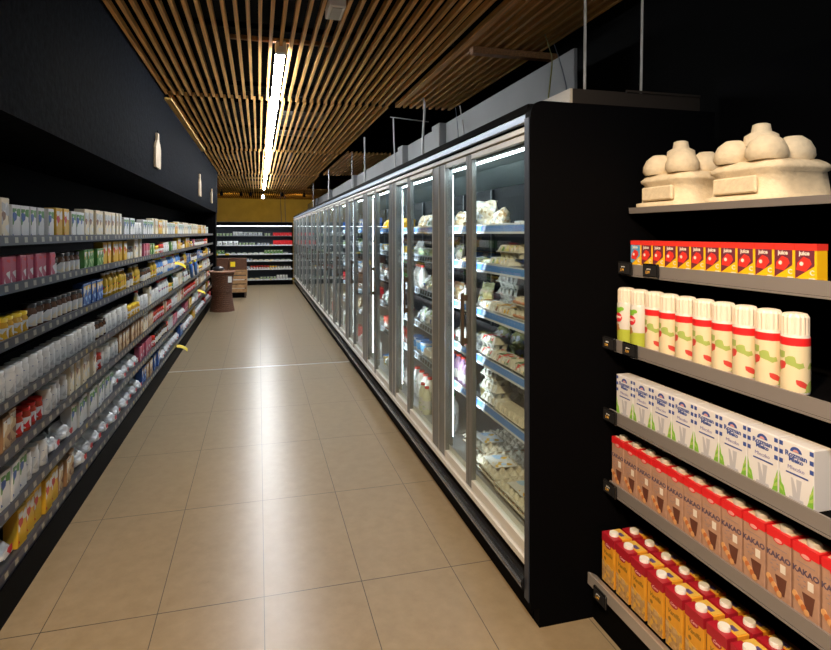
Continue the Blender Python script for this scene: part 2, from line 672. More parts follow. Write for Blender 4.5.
# tube light: housing and seven lit segments
lamp = empty('linear_ceiling_light', (0.164, 4.30, 2.973))
tag(lamp, 'long white tube light running down the aisle between the ceiling slats', 'ceiling light')
hb = MB().box(-0.035, 0.035, 0, 13.75, 0.035, 0.085, mat('lamp_housing', (0.5, 0.5, 0.5), 0.4))
part('housing', hb, lamp)
ecap = MB().lathe(0, 0, [(0.045, 0), (0.045, 0.075)], CAPW, 16)
part('end_cap', ecap, lamp, (0, 0.0, -0.015))
for i in range(7):
    prof = [(0.037 * math.cos(a), 0.034 - 0.05 * math.sin(a)) for a in [PI * j / 8 for j in range(9)]]
    b = MB().prism([(x, z) for x, z in prof], 'y', 0.045, 1.94, TUBEM)
    part('tube', b, lamp, (0, 0.02 + i * 1.96, 0))
    if i:
        j = MB().box(-0.044, 0.044, -0.004, 0.03, -0.014, 0.034, mat('joint_grey', (0.35, 0.36, 0.37), 0.4))
        part('joint', j, lamp, (0, i * 1.96, 0))
# a second line of the same light, nearer than the picture's top edge
lamp2 = empty('linear_ceiling_light', (0.09, -2.4, 2.973))
tag(lamp2, 'nearer tube light line starting above the top edge of the picture', 'ceiling light')
part('housing', MB().box(-0.035, 0.035, 0, 3.0, 0.035, 0.085, MATS['lamp_housing']), lamp2)
part('tube', MB().prism([(0.037 * math.cos(PI * j / 8), 0.034 - 0.05 * math.sin(PI * j / 8)) for j in range(9)], 'y', 0.02, 2.95, TUBEM), lamp2)

wbx = MB().box(0.40, 0.50, 3.25, 3.47, 2.93, 2.995, CAPW, 0.006)
wbx.box(0.42, 0.48, 3.27, 3.45, 2.925, 2.931, mat('pale_grey', (0.55, 0.55, 0.55), 0.5))
tag(wbx.build('ceiling_sensor_box'), 'small white box fixed under the slats at the top of the picture', 'fixture')


def vent(x, y, w, l, z, label):
    r = empty('ceiling_vent', (x, y, z))
    tag(r, label, 'vent', 'grey vents above the slats')
    fr = MB()
    g = mat('vent_grey', (0.33, 0.34, 0.35), 0.5)
    for a, b, c, d in ((-w / 2, w / 2, -l / 2, -l / 2 + 0.04), (-w / 2, w / 2, l / 2 - 0.04, l / 2), (-w / 2, -w / 2 + 0.03, -l / 2, l / 2), (w / 2 - 0.03, w / 2, -l / 2, l / 2)):
        fr.box(a, b, c, d, 0, 0.05, g)
    part('frame', fr, r)
    lv = MB()
    n = 9
    for i in range(n):
        yy = -l / 2 + 0.06 + (l - 0.12) * i / (n - 1)
        lv.prism([(yy - 0.03, 0.005), (yy - 0.024, 0.0), (yy + 0.03, 0.045), (yy + 0.024, 0.05)], 'x', -w / 2 + 0.03, w / 2 - 0.03, g)
    part('louvres', lv, r)


vent(0.58, 8.6, 0.6, 1.7, 3.22, 'larger grey louvred vent above the slats right of the tube light')
vent(-0.66, 13.4, 0.45, 1.0, 3.3, 'smaller grey vent above the slats left of the tube light')

# dark ducts and pipes above the slats
DUCT = mat('duct_dark', (0.010, 0.011, 0.012), 0.6, spec=0.1)
for i, (x, r, z) in enumerate(((-0.55, 0.10, 3.55), (0.75, 0.06, 3.45), (1.75, 0.14, 3.6))):
    tag(MB().tube([(x, 2, z), (x, 10, z), (x, 23, z)], r, DUCT, 12).build('duct_pipe'),
        ('dark pipe above the slats left of the tube light', 'thin dark pipe above the slats right of the tube light',
         'thick dark pipe in the black gap beside the grey wall')[i], 'pipe', 'dark pipes above the slats')
for i, y in enumerate((4.9, 7.2, 10.4)):
    tag(MB().tube([(-1.6, y, 3.36), (0.3, y + 0.02, 3.35), (1.9, y, 3.36)], 0.02, mat('conduit', (0.03, 0.03, 0.03), 0.6, spec=0.1)).build('conduit_pipe'),
        ('nearest', 'middle', 'farthest')[i] + ' thin conduit crossing above the ceiling slats', 'pipe', 'conduits above the slats')

# hanging cables and rods to the fridge tops
CBL = mat('cable_grey', (0.62, 0.58, 0.52), 0.5)
CBD = mat('cable_dark', (0.05, 0.07, 0.10), 0.5)
CBG = mat('cable_green', (0.23, 0.22, 0.05), 0.5)
CBM = mat('cable_mid', (0.34, 0.34, 0.34), 0.5)


def cable(pts, r, m, label):
    vs = [Vector(p) for p in pts]
    out = []
    for i in range(len(vs) - 1):
        p0, p1, p2, p3 = vs[max(i - 1, 0)], vs[i], vs[i + 1], vs[min(i + 2, len(vs) - 1)]
        for k in range(6):
            t = k / 6
            out.append(0.5 * ((2 * p1) + (p2 - p0) * t + (2 * p0 - 5 * p1 + 4 * p2 - p3) * t * t + (3 * p1 - p0 - 3 * p2 + p3) * t ** 3))
    out.append(vs[-1])
    tag(MB().tube(out, r, m).build('hanging_cable'), label, 'cable', 'cables hanging down to the cabinet tops')


cable([(1.418, 2.20, 3.9), (1.418, 2.20, 3.0), (1.412, 2.20, 2.20)], 0.0065, CBL, 'thick pale cable left of the pair hanging above the black end panel')
cable([(1.70, 2.18, 3.9), (1.702, 2.18, 3.0), (1.690, 2.18, 2.20)], 0.0055, CBL, 'pale cable right of the pair hanging above the black end panel')
cable([(1.934, 3.5, 2.985), (1.747, 3.1, 2.735), (1.591, 2.8, 2.559), (1.37, 2.45, 2.246), (1.345, 2.42, 2.152)], 0.0035, CBG, 'thin yellow green cable hanging just left of the black end panel')
cable([(2.12, 3.7, 3.0), (1.758, 3.0, 2.632), (1.504, 2.5, 2.311), (1.46, 2.44, 2.152)], 0.0035, CBD, 'thin dark blue cable beside the yellow green one above the end panel')
cable([(1.66, 5.56, 3.02), (1.60, 5.30, 2.85), (1.55, 5.20, 2.45), (1.52, 5.06, 2.14)], 0.012, CBM, 'thick grey cable hanging slanted from the end of the side slats')
cable([(2.13, 5.72, 2.99), (1.86, 4.9, 2.57), (1.5, 3.962, 2.283), (1.46, 3.90, 2.142)], 0.006, CBM, 'grey cable over the near cabinets, right one of a close pair')
cable([(2.10, 5.78, 2.99), (1.84, 5.0, 2.585), (1.5, 4.071, 2.269), (1.46, 4.0, 2.142)], 0.004, CBD, 'thin dark cable over the near cabinets, left one of a close pair')
for i, (y0_, y1_, zt_, rr) in enumerate(((6.22, 6.12, 2.92, 0.008), (8.0, 8.0, 3.0, 0.013), (9.15, 9.15, 2.95, 0.006), (12.3, 12.3, 3.0, 0.016), (15.9, 15.9, 3.0, 0.010))):
    lab = ('thin grey rod above the fourth cabinet, rising into the black gap', 'pale grey rod hanging in the middle of the black ceiling gap',
           'thin rod before the grey wall under the small side slats', 'thick pale rod under the small side slat panel',
           'farthest thin rod above the line of cabinets')[i]
    cable([(1.5, y0_, zt_), (1.5, (y0_ + y1_) / 2, 2.6), (1.5, y1_, 2.14)], rr, CBM, lab)
tag(MB().tube([(1.46, 6.2, 2.93), (1.7, 6.25, 2.925), (1.95, 6.3, 2.92)], 0.006, CBM).build('ceiling_bracket'), 'thin bracket in the black gap carrying a grey rod', 'bracket')

# ------------------------------------------------------------------ refrigerated cabinets
MODL = 1.225
Y0 = 2.035
SH = [1.645, 1.437, 1.19, 0.935, 0.69]      # top of the price rail of each shelf
DECK = 0.315
XD = 1.075                                   # door plane
XB = 1.72                                    # interior back
XRL = 1.165                                  # price rails


def make_cabinet(ystart, first=False):
    L = MODL - (0.055 if first else 0.0)
    s = 0.0
    root = empty('refrigerated_cabinet', (0, ystart, 0))
    b = MB()
    b.box(1.12, 1.95, s, L, 0.0, 0.10, BLACK)
    b.box(1.09, 1.95, s, L, 0.10, 0.225, BLACK)
    b.box(XB, 1.95, s, L, 0.225, 2.10, BLACK)
    b.box(1.085, 1.95, s, L, 2.045, 2.125, BLACK)
    part('body', b, root)
    part('plinth', MB().box(1.10, 1.119, s, L, 0.0, 0.085, BLACK), root)
    bp = MB()
    prof = [(1.089, 0.115), (1.06, 0.12), (1.048, 0.135), (1.044, 0.152), (1.048, 0.168), (1.06, 0.18), (1.089, 0.185)]
    bp.prism(prof, 'y', s, L, BLACKG)
    bp.prism([(1.043, 0.158), (1.046, 0.150), (1.049, 0.158), (1.047, 0.166)], 'y', s, L, mat('bumper_shine', (0.35, 0.4, 0.46), 0.2, 0.8))  # pale strip modelled in place of the highlight on the black bumper
    part('bumper_rail', bp, root)
    part('sill', MB().box(1.062, 1.089, s, L, 0.226, 0.256, ALUW, 0.003), root)
    fs = MB()
    fs.prism([(1.066, 2.062), (1.07, 2.058), (1.084, 2.058), (1.084, 2.098), (1.074, 2.096), (1.067, 2.09)], 'y', s, L, FASCIA)
    part('fascia', fs, root, label='pale blue metal strip along the cabinet top')
    part('top_trim', MB().prism([(1.07, 2.0995), (1.084, 2.0995), (1.084, 2.131), (1.12, 2.131), (1.12, 2.137), (1.078, 2.135)], 'y', s, L, BLACKM), root)
    part('header_rail', MB().box(1.066, 1.12, s, L, 2.017, 2.041, ALUW, 0.003), root)
    part('interior_back', MB().box(XB - 0.012, XB - 0.001, s, L, 0.226, 2.04, INBACK), root)
    part('deck', MB().box(1.10, XB - 0.013, s, L, 0.226, DECK - 0.03, SHELFM).prism([(1.10, 0.286), (1.135, 0.286), (1.135, 0.30), (1.10, 0.34)], 'y', s, L, ALUW), root)
    cn = MB()
    cn.prism([(1.12, 2.038), (1.12, 1.985), (1.155, 1.985), (1.16, 2.0), (1.45, 2.015), (XB - 0.013, 1.93), (XB - 0.013, 2.038)], 'y', s, L, mat('canopy_grey', (0.24, 0.28, 0.28), 0.4))
    part('inner_canopy', cn, root)
    part('led_strip', MB().prism([(1.165, 1.987), (1.185, 1.981), (1.19, 1.992), (1.17, 1.999)], 'y', s + 0.01, L - 0.01, LEDM), root)
    for si, z in enumerate(SH):
        sd = MB().box(XRL + 0.012, XB - 0.013, s, L, z - 0.045, z - 0.033, SHELFM)
        sd.box(XRL + 0.012, XRL + 0.03, s, L, z - 0.033, z - 0.015, SHELFM)
        sh = part('shelf', sd, root)
        rm = RAILBP if first else (RAILBP if si == 0 else RAILTAGS)
        rb = MB().prism([(0.0, -0.003), (0.003, -0.004), (0.0115, 0.043), (0.0085, 0.045)], 'y', s + 0.004, L - 0.004, rm)
        part('price_rail', rb, sh, (XRL, 0, z - 0.045))
    # upright led with its holder at the far end of the cabinet, brackets at the back
    up = MB()
    up.box(1.105, 1.14, L - 0.075, L - 0.0005, 0.31, 1.98, STILE)
    part('upright', up, root)
    part('upright_led', MB().box(1.1405, 1.146, L - 0.066, L - 0.030, 0.36, 1.95, LEDVM), root)
    ym = 0.750 if first else 0.84
    part('middle_upright', MB().box(1.112, 1.134, ym - 0.017, ym + 0.017, 0.31, 1.98, STILE), root)
    part('upright_lip', MB().box(1.1341, 1.145, ym - 0.021, ym - 0.0165, 0.31, 1.98, STILE), root)
    part('upright_led', MB().box(1.1345, 1.1375, ym - 0.015, ym + 0.015, 0.36, 1.95, LEDVM), root)
    rk = MB()
    for yy in (L * 0.5, L - 0.03):
        rk.box(XB - 0.03, XB - 0.013, yy - 0.012, yy + 0.012, 0.32, 1.92, mat('rack_grey', (0.12, 0.13, 0.14), 0.4, 0.6))
    part('shelf_uprights', rk, root)
    # doors
    zt, zb = 2.013, 0.262
    for di in range(2):
        if di == 0:
            a, bb = s + 0.004, (0.665 if first else 0.715) - (0.0 if first else 0.0)
            sa = 0.012 if first else 0.12
            sb = 0.038
        else:
            a, bb = (0.669 if first else 0.719), L - 0.004
            sa = 0.036
            sb = 0.12
        fr = MB()
        fr.box(XD, XD + 0.028, a, a + sa, zb, zt, ALUW if (first and di == 0) else STILE, 0.002)
        fr.box(XD, XD + 0.028, bb - sb, bb, zb, zt, STILE, 0.002)
        fr.box(XD, XD + 0.028, a + sa, bb - sb, zt - 0.026, zt, ALUW)
        fr.box(XD, XD + 0.028, a + sa, bb - sb, zb, zb + 0.045, ALUW)
        if sb > 0.1:
            fr.box(XD - 0.003, XD, bb - 0.006, bb, zb, zt, ALU)
            fr.box(XD - 0.003, XD, bb - sb, bb - sb + 0.006, zb, zt, ALU)
        if sa > 0.1:
            fr.box(XD - 0.003, XD, a + sa - 0.006, a + sa, zb, zt, ALU)
        door = part('door', fr, root)
        part('glass_pane', MB().box(XD + 0.008, XD + 0.014, a + sa - 0.0005, bb - sb + 0.0005, zb + 0.044, zt - 0.025, GLASS), door)
        if di == 1:
            h = MB().box(XD - 0.034, XD - 0.020, a + 0.006, a + 0.034, 1.0, 1.28, BRONZE, 0.003)
            h.box(XD - 0.020, XD - 0.0005, a + 0.012, a + 0.028, 1.01, 1.04, BRONZE)
            h.box(XD - 0.020, XD - 0.0005, a + 0.012, a + 0.028, 1.24, 1.27, BRONZE)
            part('handle', h, door)
    return root


ORD = ['first', 'second', 'third', 'fourth', 'fifth', 'sixth', 'seventh', 'eighth', 'ninth', 'tenth', 'eleventh', 'twelfth', 'thirteenth',
       'fourteenth', 'fifteenth', 'sixteenth', 'seventeenth', 'eighteenth', 'nineteenth', 'twentieth']
TENS = {2: 'twenty', 3: 'thirty', 4: 'forty', 5: 'fifty', 6: 'sixty', 7: 'seventy', 8: 'eighty', 9: 'ninety'}


def ordw(n):
    if n <= 20:
        return ORD[n - 1]
    t, u = divmod(n, 10)
    return (TENS[t] + '-' + ORD[u - 1]) if u else TENS[t][:-1] + 'ieth'


NCAB = 13
c0 = make_cabinet(Y0 + 0.055, True)
tag(c0, 'glass door fridge nearest the camera, holding egg cartons and trays', 'refrigerator', 'line of glass door fridges')
c1 = None
for k in range(1, NCAB):
    y = Y0 + MODL * k
    if c1 is None:
        c1 = make_cabinet(y)
        o = c1
    else:
        o = copy_tree(c1)
        o.location = (0, y, 0)
    if k == 1:
        lb = 'second glass door fridge from the near end, with red capped milk bottles low down'
    elif k == 2:
        lb = 'third glass door fridge, with orange yellow bags on its top shelf'
    elif k == NCAB - 1:
        lb = 'farthest glass door fridge, against the open cooler at the back'
    else:
        lb = ordw(k + 1) + ' glass door fridge from the near end of the long line'
    tag(o, lb, 'refrigerator', 'line of glass door fridges')

# black end panel
EP = []
xf, xb2, zt2, zb2, rc = 1.062, 1.96, 2.137, 0.078, 0.055
for j in range(7):
    a = PI / 2 * j / 6
    EP.append((xf + rc - rc * math.cos(a), zt2 - rc + rc * math.sin(a)))
EP += [(xb2, zt2), (xb2, 0.0), (1.10, 0.0), (1.10, zb2), (xf, zb2)]
ep = empty('end_panel', (1.1, Y0, 0))
tag(ep, 'tall black end panel closing the near end of the fridges', 'panel')
q = part('panel_board', MB().prism(EP, 'y', Y0 + 0.001, Y0 + 0.05, BLACK), ep)
q.location = -ep.location
q = part('edge_strip', MB().box(1.058, 1.0618, Y0 + 0.012, Y0 + 0.05, 0.10, 2.07, EDGEB), ep, label='bluish metal edge strip of the panel')
q.location = -ep.location

# tray / trunking standing on the cabinet tops
tr = MB()
CREAM = mat('cream_metal', (0.50, 0.43, 0.33), 0.45)
tr.box(1.278, 1.29, 2.10, 3.0, 2.139, 2.215, CREAM)
tr.box(1.29, 1.94, 2.10, 2.112, 2.139, 2.215, mat('brown_black', (0.022, 0.016, 0.012), 0.5))
tr.box(1.928, 1.94, 2.112, 3.0, 2.139, 2.215, CREAM)
tr.box(1.29, 1.928, 2.985, 3.0, 2.139, 2.215, CREAM)
tr.box(1.29, 1.928, 2.112, 2.985, 2.139, 2.146, CREAM)
tr.box(1.55, 1.94, 2.095, 2.1, 2.2155, 2.225, mat('brown_black'))
tag(tr.build('metal_tray'), 'open metal tray with cream side standing on top of the near fridge', 'tray')
ct = MB()
ct.box(1.3, 1.5, 5.85, 6.3, 2.138, 2.17, BLACK, 0.005)
ct.box(1.32, 1.40, 5.95, 6.05, 2.17, 2.21, BLACKG, 0.006)
ct.lathe(1.36, 6.18, [(0.03, 2.17), (0.03, 2.2), (0.02, 2.22)], BLACKG)
tag(ct.build('control_box'), 'small black electrical box on top of the third fridge', 'box')


# ------------------------------------------------------------------ product kinds (front faces -x, base z=0, x from 0 inward)
def P_carton(w, d, h, body, face=None, cap=None, top=None, name='boxed_food'):
    b = MB().box(0, d, -w / 2, w / 2, 0, h, body, 0.0025)
    out = [(name, b)]
    if face:
        out.append(('printed_label', MB().box(-0.0012, 0.0, -w * 0.42, w * 0.42, h * 0.12, h * 0.9, face)))
    if top:
        out.append(('lid_band', MB().box(-0.0018, d + 0.001, -w / 2 - 0.001, w / 2 + 0.001, h * 0.86, h + 0.001, top)))
    if cap:
        out.append(('cap', MB().lathe(d * 0.42, 0, [(w * 0.22, h), (w * 0.22, h + 0.012), (w * 0.19, h + 0.015)], cap, 12)))
    return out


def P_bottle(r, h, body, cap, label=None):
    pr = [(r * 0.92, 0), (r, 0.006), (r, h * 0.62), (r * 0.93, h * 0.70), (r * 0.55, h * 0.84), (r * 0.42, h * 0.90), (r * 0.42, h * 0.93)]
    out = [('bottle', MB().lathe(r, 0, pr, body, 14)),
           ('cap', MB().lathe(r, 0, [(r * 0.5, h * 0.925), (r * 0.5, h * 0.99), (r * 0.44, h)], cap, 12))]
    if label:
        out.append(('printed_label', MB().lathe(r, 0, [(r * 1.015, h * 0.18), (r * 1.015, h * 0.5)], label, 14)))
    return out


def P_cup(r, h, body, lid, label=None):
    out = [('yogurt_cup', MB().lathe(r, 0, [(r * 0.76, 0), (r * 0.8, 0.003), (r * 0.97, h * 0.95), (r, h * 0.96)], body, 14)),
           ('lid', MB().lathe(r, 0, [(r * 1.02, h * 0.96), (r * 1.02, h), (r * 0.98, h)], lid, 14))]
    if label:
        out.append(('printed_label', MB().lathe(r, 0, [(r * 0.86, h * 0.2), (r * 0.955, h * 0.75)], label, 14)))
    return out


def P_jar(r, h, body, lid, label=None):
    out = [('jar', MB().lathe(r, 0, [(r * 0.9, 0), (r, 0.006), (r, h * 0.72), (r * 0.84, h * 0.82), (r * 0.84, h * 0.85)], body, 14)),
           ('lid', MB().lathe(r, 0, [(r * 0.9, h * 0.85), (r * 0.9, h * 0.99), (r * 0.85, h)], lid, 14))]
    if label:
        out.append(('printed_label', MB().lathe(r, 0, [(r * 1.015, h * 0.15), (r * 1.015, h * 0.6)], label, 14)))
    return out


def P_bag(w, d, h, body, label=None, seed=1, name='food_bag', lean=0.25):
    rr = random.Random(seed)
    b = MB()
    nu, nv = 12, 9
    vs, fs = [], []
    ph = [rr.uniform(0, 6) for _ in range(6)]
    for side in (0, 1):
        for j in range(nv + 1):
            v = j / nv
            for i in range(nu + 1):
                u = i / nu
                env = (1 - (2 * u - 1) ** 4) * (1 - abs(2 * v - 0.92) ** 3.2 if abs(2 * v - 0.92) < 1 else 0)
                env = max(0.0, env)
                t = d / 2 * env * (1 + 0.22 * math.sin(9 * u + ph[0]) * math.cos(7 * v + ph[1]) + 0.16 * math.sin(17 * v + ph[2] + 5 * u))
                wob = 0.02 * math.sin(14 * u + ph[3]) * v
                yy = (u - 0.5) * w * (1 - 0.10 * math.sin(PI * v) + 0.04 * math.sin(11 * v + ph[4]))
                xx = d / 2 + (-t if side == 0 else t) + lean * h * v
                vs.append((xx, yy, v * h * (1 + wob)))
    n1 = (nu + 1) * (nv + 1)
    for side in (0, 1):
        for j in range(nv):
            for i in range(nu):
                a = side * n1 + j * (nu + 1) + i
                fs.append((a, a + 1, a + nu + 2, a + nu + 1))
    for i in range(nu):
        fs.append((i, i + 1, n1 + i + 1, n1 + i))
        a = nv * (nu + 1) + i
        fs.append((a, a + 1, n1 + a + 1, n1 + a))
    for j in range(nv):
        a = j * (nu + 1)
        fs.append((a, a + nu + 1, n1 + a + nu + 1, n1 + a))
        a += nu
        fs.append((a, a + nu + 1, n1 + a + nu + 1, n1 + a))
    b.add(vs, fs, body, True)
    out = [(name, b)]
    if label:
        lv = []
        for (yy, zz) in ((-w * .25, h * .3), (w * .25, h * .3), (w * .25, h * .62), (-w * .25, h * .62)):
            lv.append((-0.012 + lean * zz, yy, zz))
        lv2 = [(x - 0.001, y, z) for x, y, z in lv]
        out.append(('printed_label', MB().add(lv + lv2, [(0, 1, 2, 3), (7, 6, 5, 4), (0, 4, 5, 1), (1, 5, 6, 2), (2, 6, 7, 3), (3, 7, 4, 0)], label)))
    return out


def P_tray(w, d, h, content, film=None, label=None):
    """shallow food tray with a mounded content"""
    b = MB().prism([(0.012, 0), (d - 0.012, 0), (d, h * 0.45), (0, h * 0.45)], 'y', -w / 2, w / 2, film or CAPW)
    c = MB()
    n = 8
    vs, fs = [], []
    for j in range(n + 1):
        for i in range(n + 1):
            u, v = i / n, j / n
            e = (1 - (2 * u - 1) ** 6) * (1 - (2 * v - 1) ** 6)
            vs.append((0.004 + (d - 0.008) * u, -w / 2 + 0.004 + (w - 0.008) * v, h * 0.46 + h * 0.5 * e * (0.75 + 0.25 * math.sin(7 * u + 3 * v) * math.cos(8 * v))))
    for j in range(n):
        for i in range(n):
            a = j * (n + 1) + i
            fs.append((a, a + 1, a + n + 2, a + n + 1))
    c.add(vs, fs, content, True)
    out = [('food_tray', b), ('contents', c)]
    if label:
        out.append(('printed_label', MB().box(-0.0015 + 0.004, 0.004, -w * 0.3, w * 0.3, h * 0.05, h * 0.4, label)))
    return out


def egg_lid(w, d, z0, h, m, n=5):
    """one closed egg carton shell: skirted base, rim, lid with a scalloped front"""
    b = MB()
    # base cups
    for i in range(n):
        yc = -w / 2 + w * (i + 0.5) / n
        for xc in (d * 0.28, d * 0.72):
            b.lathe(xc, yc, [(w / n * 0.28, z0), (w / n * 0.40, z0 + h * 0.28), (w / n * 0.49, z0 + h * 0.46)], m, 8)
    b.box(-0.004, d + 0.004, -w / 2 - 0.004, w / 2 + 0.004, z0 + h * 0.44, z0 + h * 0.52, m, 0.001)
    # lid: frustum
    lo, hi = z0 + h * 0.52, z0 + h
    vs = [(0.002, -w / 2, lo), (d - 0.002, -w / 2, lo), (d - 0.002, w / 2, lo), (0.002, w / 2, lo),
          (0.016, -w / 2 + 0.014, hi), (d - 0.016, -w / 2 + 0.014, hi), (d - 0.016, w / 2 - 0.014, hi), (0.016, w / 2 - 0.014, hi)]
    b.add(vs, [(0, 1, 2, 3), (7, 6, 5, 4), (0, 4, 5, 1), (1, 5, 6, 2), (2, 6, 7, 3), (3, 7, 4, 0)], m)
    # ribs on the front of the lid
    for i in range(1, n):
        yc = -w / 2 + w * i / n
        b.prism([(yc - 0.006, lo), (yc + 0.006, lo), (yc + 0.004, hi - 0.003), (yc - 0.004, hi - 0.003)], 'x', -0.001, 0.012, m)
    return b


def P_eggcarton(w, d, h, m, label=None, n=5):
    out = [('egg_carton', egg_lid(w, d, 0, h, m, n))]
    if label:
        out.append(('printed_label', MB().box(0.02, d - 0.02, -w / 2 + 0.025, w / 2 - 0.025, h + 0.0002, h + 0.0015, label).add(
            [(0.0, -w * 0.36, h * 0.56), (0.0, w * 0.36, h * 0.56), (0.0125, w * 0.36, h * 0.97), (0.0125, -w * 0.36, h * 0.97),
             (-0.0015, -w * 0.36, h * 0.56), (-0.0015, w * 0.36, h * 0.56), (0.011, w * 0.36, h * 0.975), (0.011, -w * 0.36, h * 0.975)],
            [(0, 1, 2, 3), (7, 6, 5, 4), (0, 4, 5, 1), (1, 5, 6, 2), (2, 6, 7, 3), (3, 7, 4, 0)], label)))
    return out


def P_eggtray(w, d, m, label, eggs=None, nx=6, ny=6, z=0.0):
    """thirty-egg tray closed by an upturned tray: bumpy pulp"""
    b = MB()
    for (base, s) in ((0.0, 1), (0.062, -1)):
        n = 5
        NX, NY = nx * n, ny * n
        vs, fs = [], []
        for j in range(NY + 1):
            for i in range(NX + 1):
                u, v = i / n, j / n
                hgt = 0.5 - 0.5 * math.cos(2 * PI * u)
                hgt2 = 0.5 - 0.5 * math.cos(2 * PI * v)
                bump = (hgt * hgt2)
                post = (1 - hgt) * (1 - hgt2)
                zz = 0.026 + 0.024 * post - 0.022 * bump
                if s < 0:
                    zz = 0.056 + 0.030 * bump + 0.004 * (1 - post)
                vs.append((d * i / NX, -w / 2 + w * j / NY, z + zz))
        for j in range(NY):
            for i in range(NX):
                a = j * (NX + 1) + i
                fs.append((a, a + 1, a + NX + 2, a + NX + 1))
        b.add(vs, fs, m, True)
    # rims
    for zz in (0.034, 0.062):
        for (a, bb, c, e) in ((-0.006, 0.004, -w / 2 - 0.006, w / 2 + 0.006), (d - 0.004, d + 0.006, -w / 2 - 0.006, w / 2 + 0.006),
                              (0.0, d, -w / 2 - 0.006, -w / 2 + 0.004), (0.0, d, w / 2 - 0.004, w / 2 + 0.006)):
            b.box(a, bb, c, e, z + zz - 0.004, z + zz + 0.003, m)
    out = [('egg_tray', b)]
    eg = MB()
    for j in range(ny):
        for i in (0, nx - 1):
            eg.lathe(d * (i + 0.5) / nx, -w / 2 + w * (j + 0.5) / ny, [(0.004, 0.014), (0.016, 0.022), (0.021, 0.036), (0.018, 0.052), (0.005, 0.06)], eggs, 8)
    for i in range(1, nx - 1):
        for j in (0, ny - 1):
            eg.lathe(d * (i + 0.5) / nx, -w / 2 + w * (j + 0.5) / ny, [(0.004, 0.014), (0.016, 0.022), (0.021, 0.036), (0.018, 0.052), (0.005, 0.06)], eggs, 8)
    out.append(('eggs', eg))
    if label:
        out.append(('printed_label', MB().box(d * 0.10, d * 0.52, -w * 0.27, w * 0.27, z + 0.087, z + 0.0885, label)))
    return out


PROTO = {}


def make(key, parts, keep):
    """parts: list of (name, MB). keep=True builds children, else one mesh"""
    if keep:
        root = parts[0][1].build(parts[0][0])
        for nm, mb in parts[1:]:
            part(nm, mb, root)
    else:
        m = MB()
        for nm, mb in parts:
            m.merge(mb)
        root = m.build(parts[0][0])
    PROTO[key] = root
    return root


def inst(key, loc, rz, label, cat, group, fn=None, keep=True, rx=0.0, ry=0.0):
    k = (key, keep)
    if k not in PROTO:
        o = make(k, fn(), keep)
        PROTO[k] = o
    else:
        o = copy_tree(PROTO[k])
        for q in ('label', 'group'):
            if q in o:
                del o[q]
    o.location = loc
    o.rotation_euler = (rx, ry, rz)
    return tag(o, label, cat, group)


W, K = (0.66, 0.67, 0.67), (0.02, 0.02, 0.02)
RED, BLU, GRN, YEL, PNK = (0.55, 0.025, 0.03), (0.025, 0.09, 0.32), (0.07, 0.24, 0.05), (0.66, 0.40, 0.03), (0.42, 0.08, 0.14)
CRM, BRN, GRY, TAN, ORG = (0.75, 0.66, 0.48), (0.22, 0.10, 0.05), (0.45, 0.46, 0.47), (0.55, 0.38, 0.2), (0.75, 0.25, 0.04)
LBL, LGN = (0.35, 0.55, 0.8), (0.45, 0.6, 0.3)


def pm(n, *c, **k):
    return printed('print_' + n, c, **k)


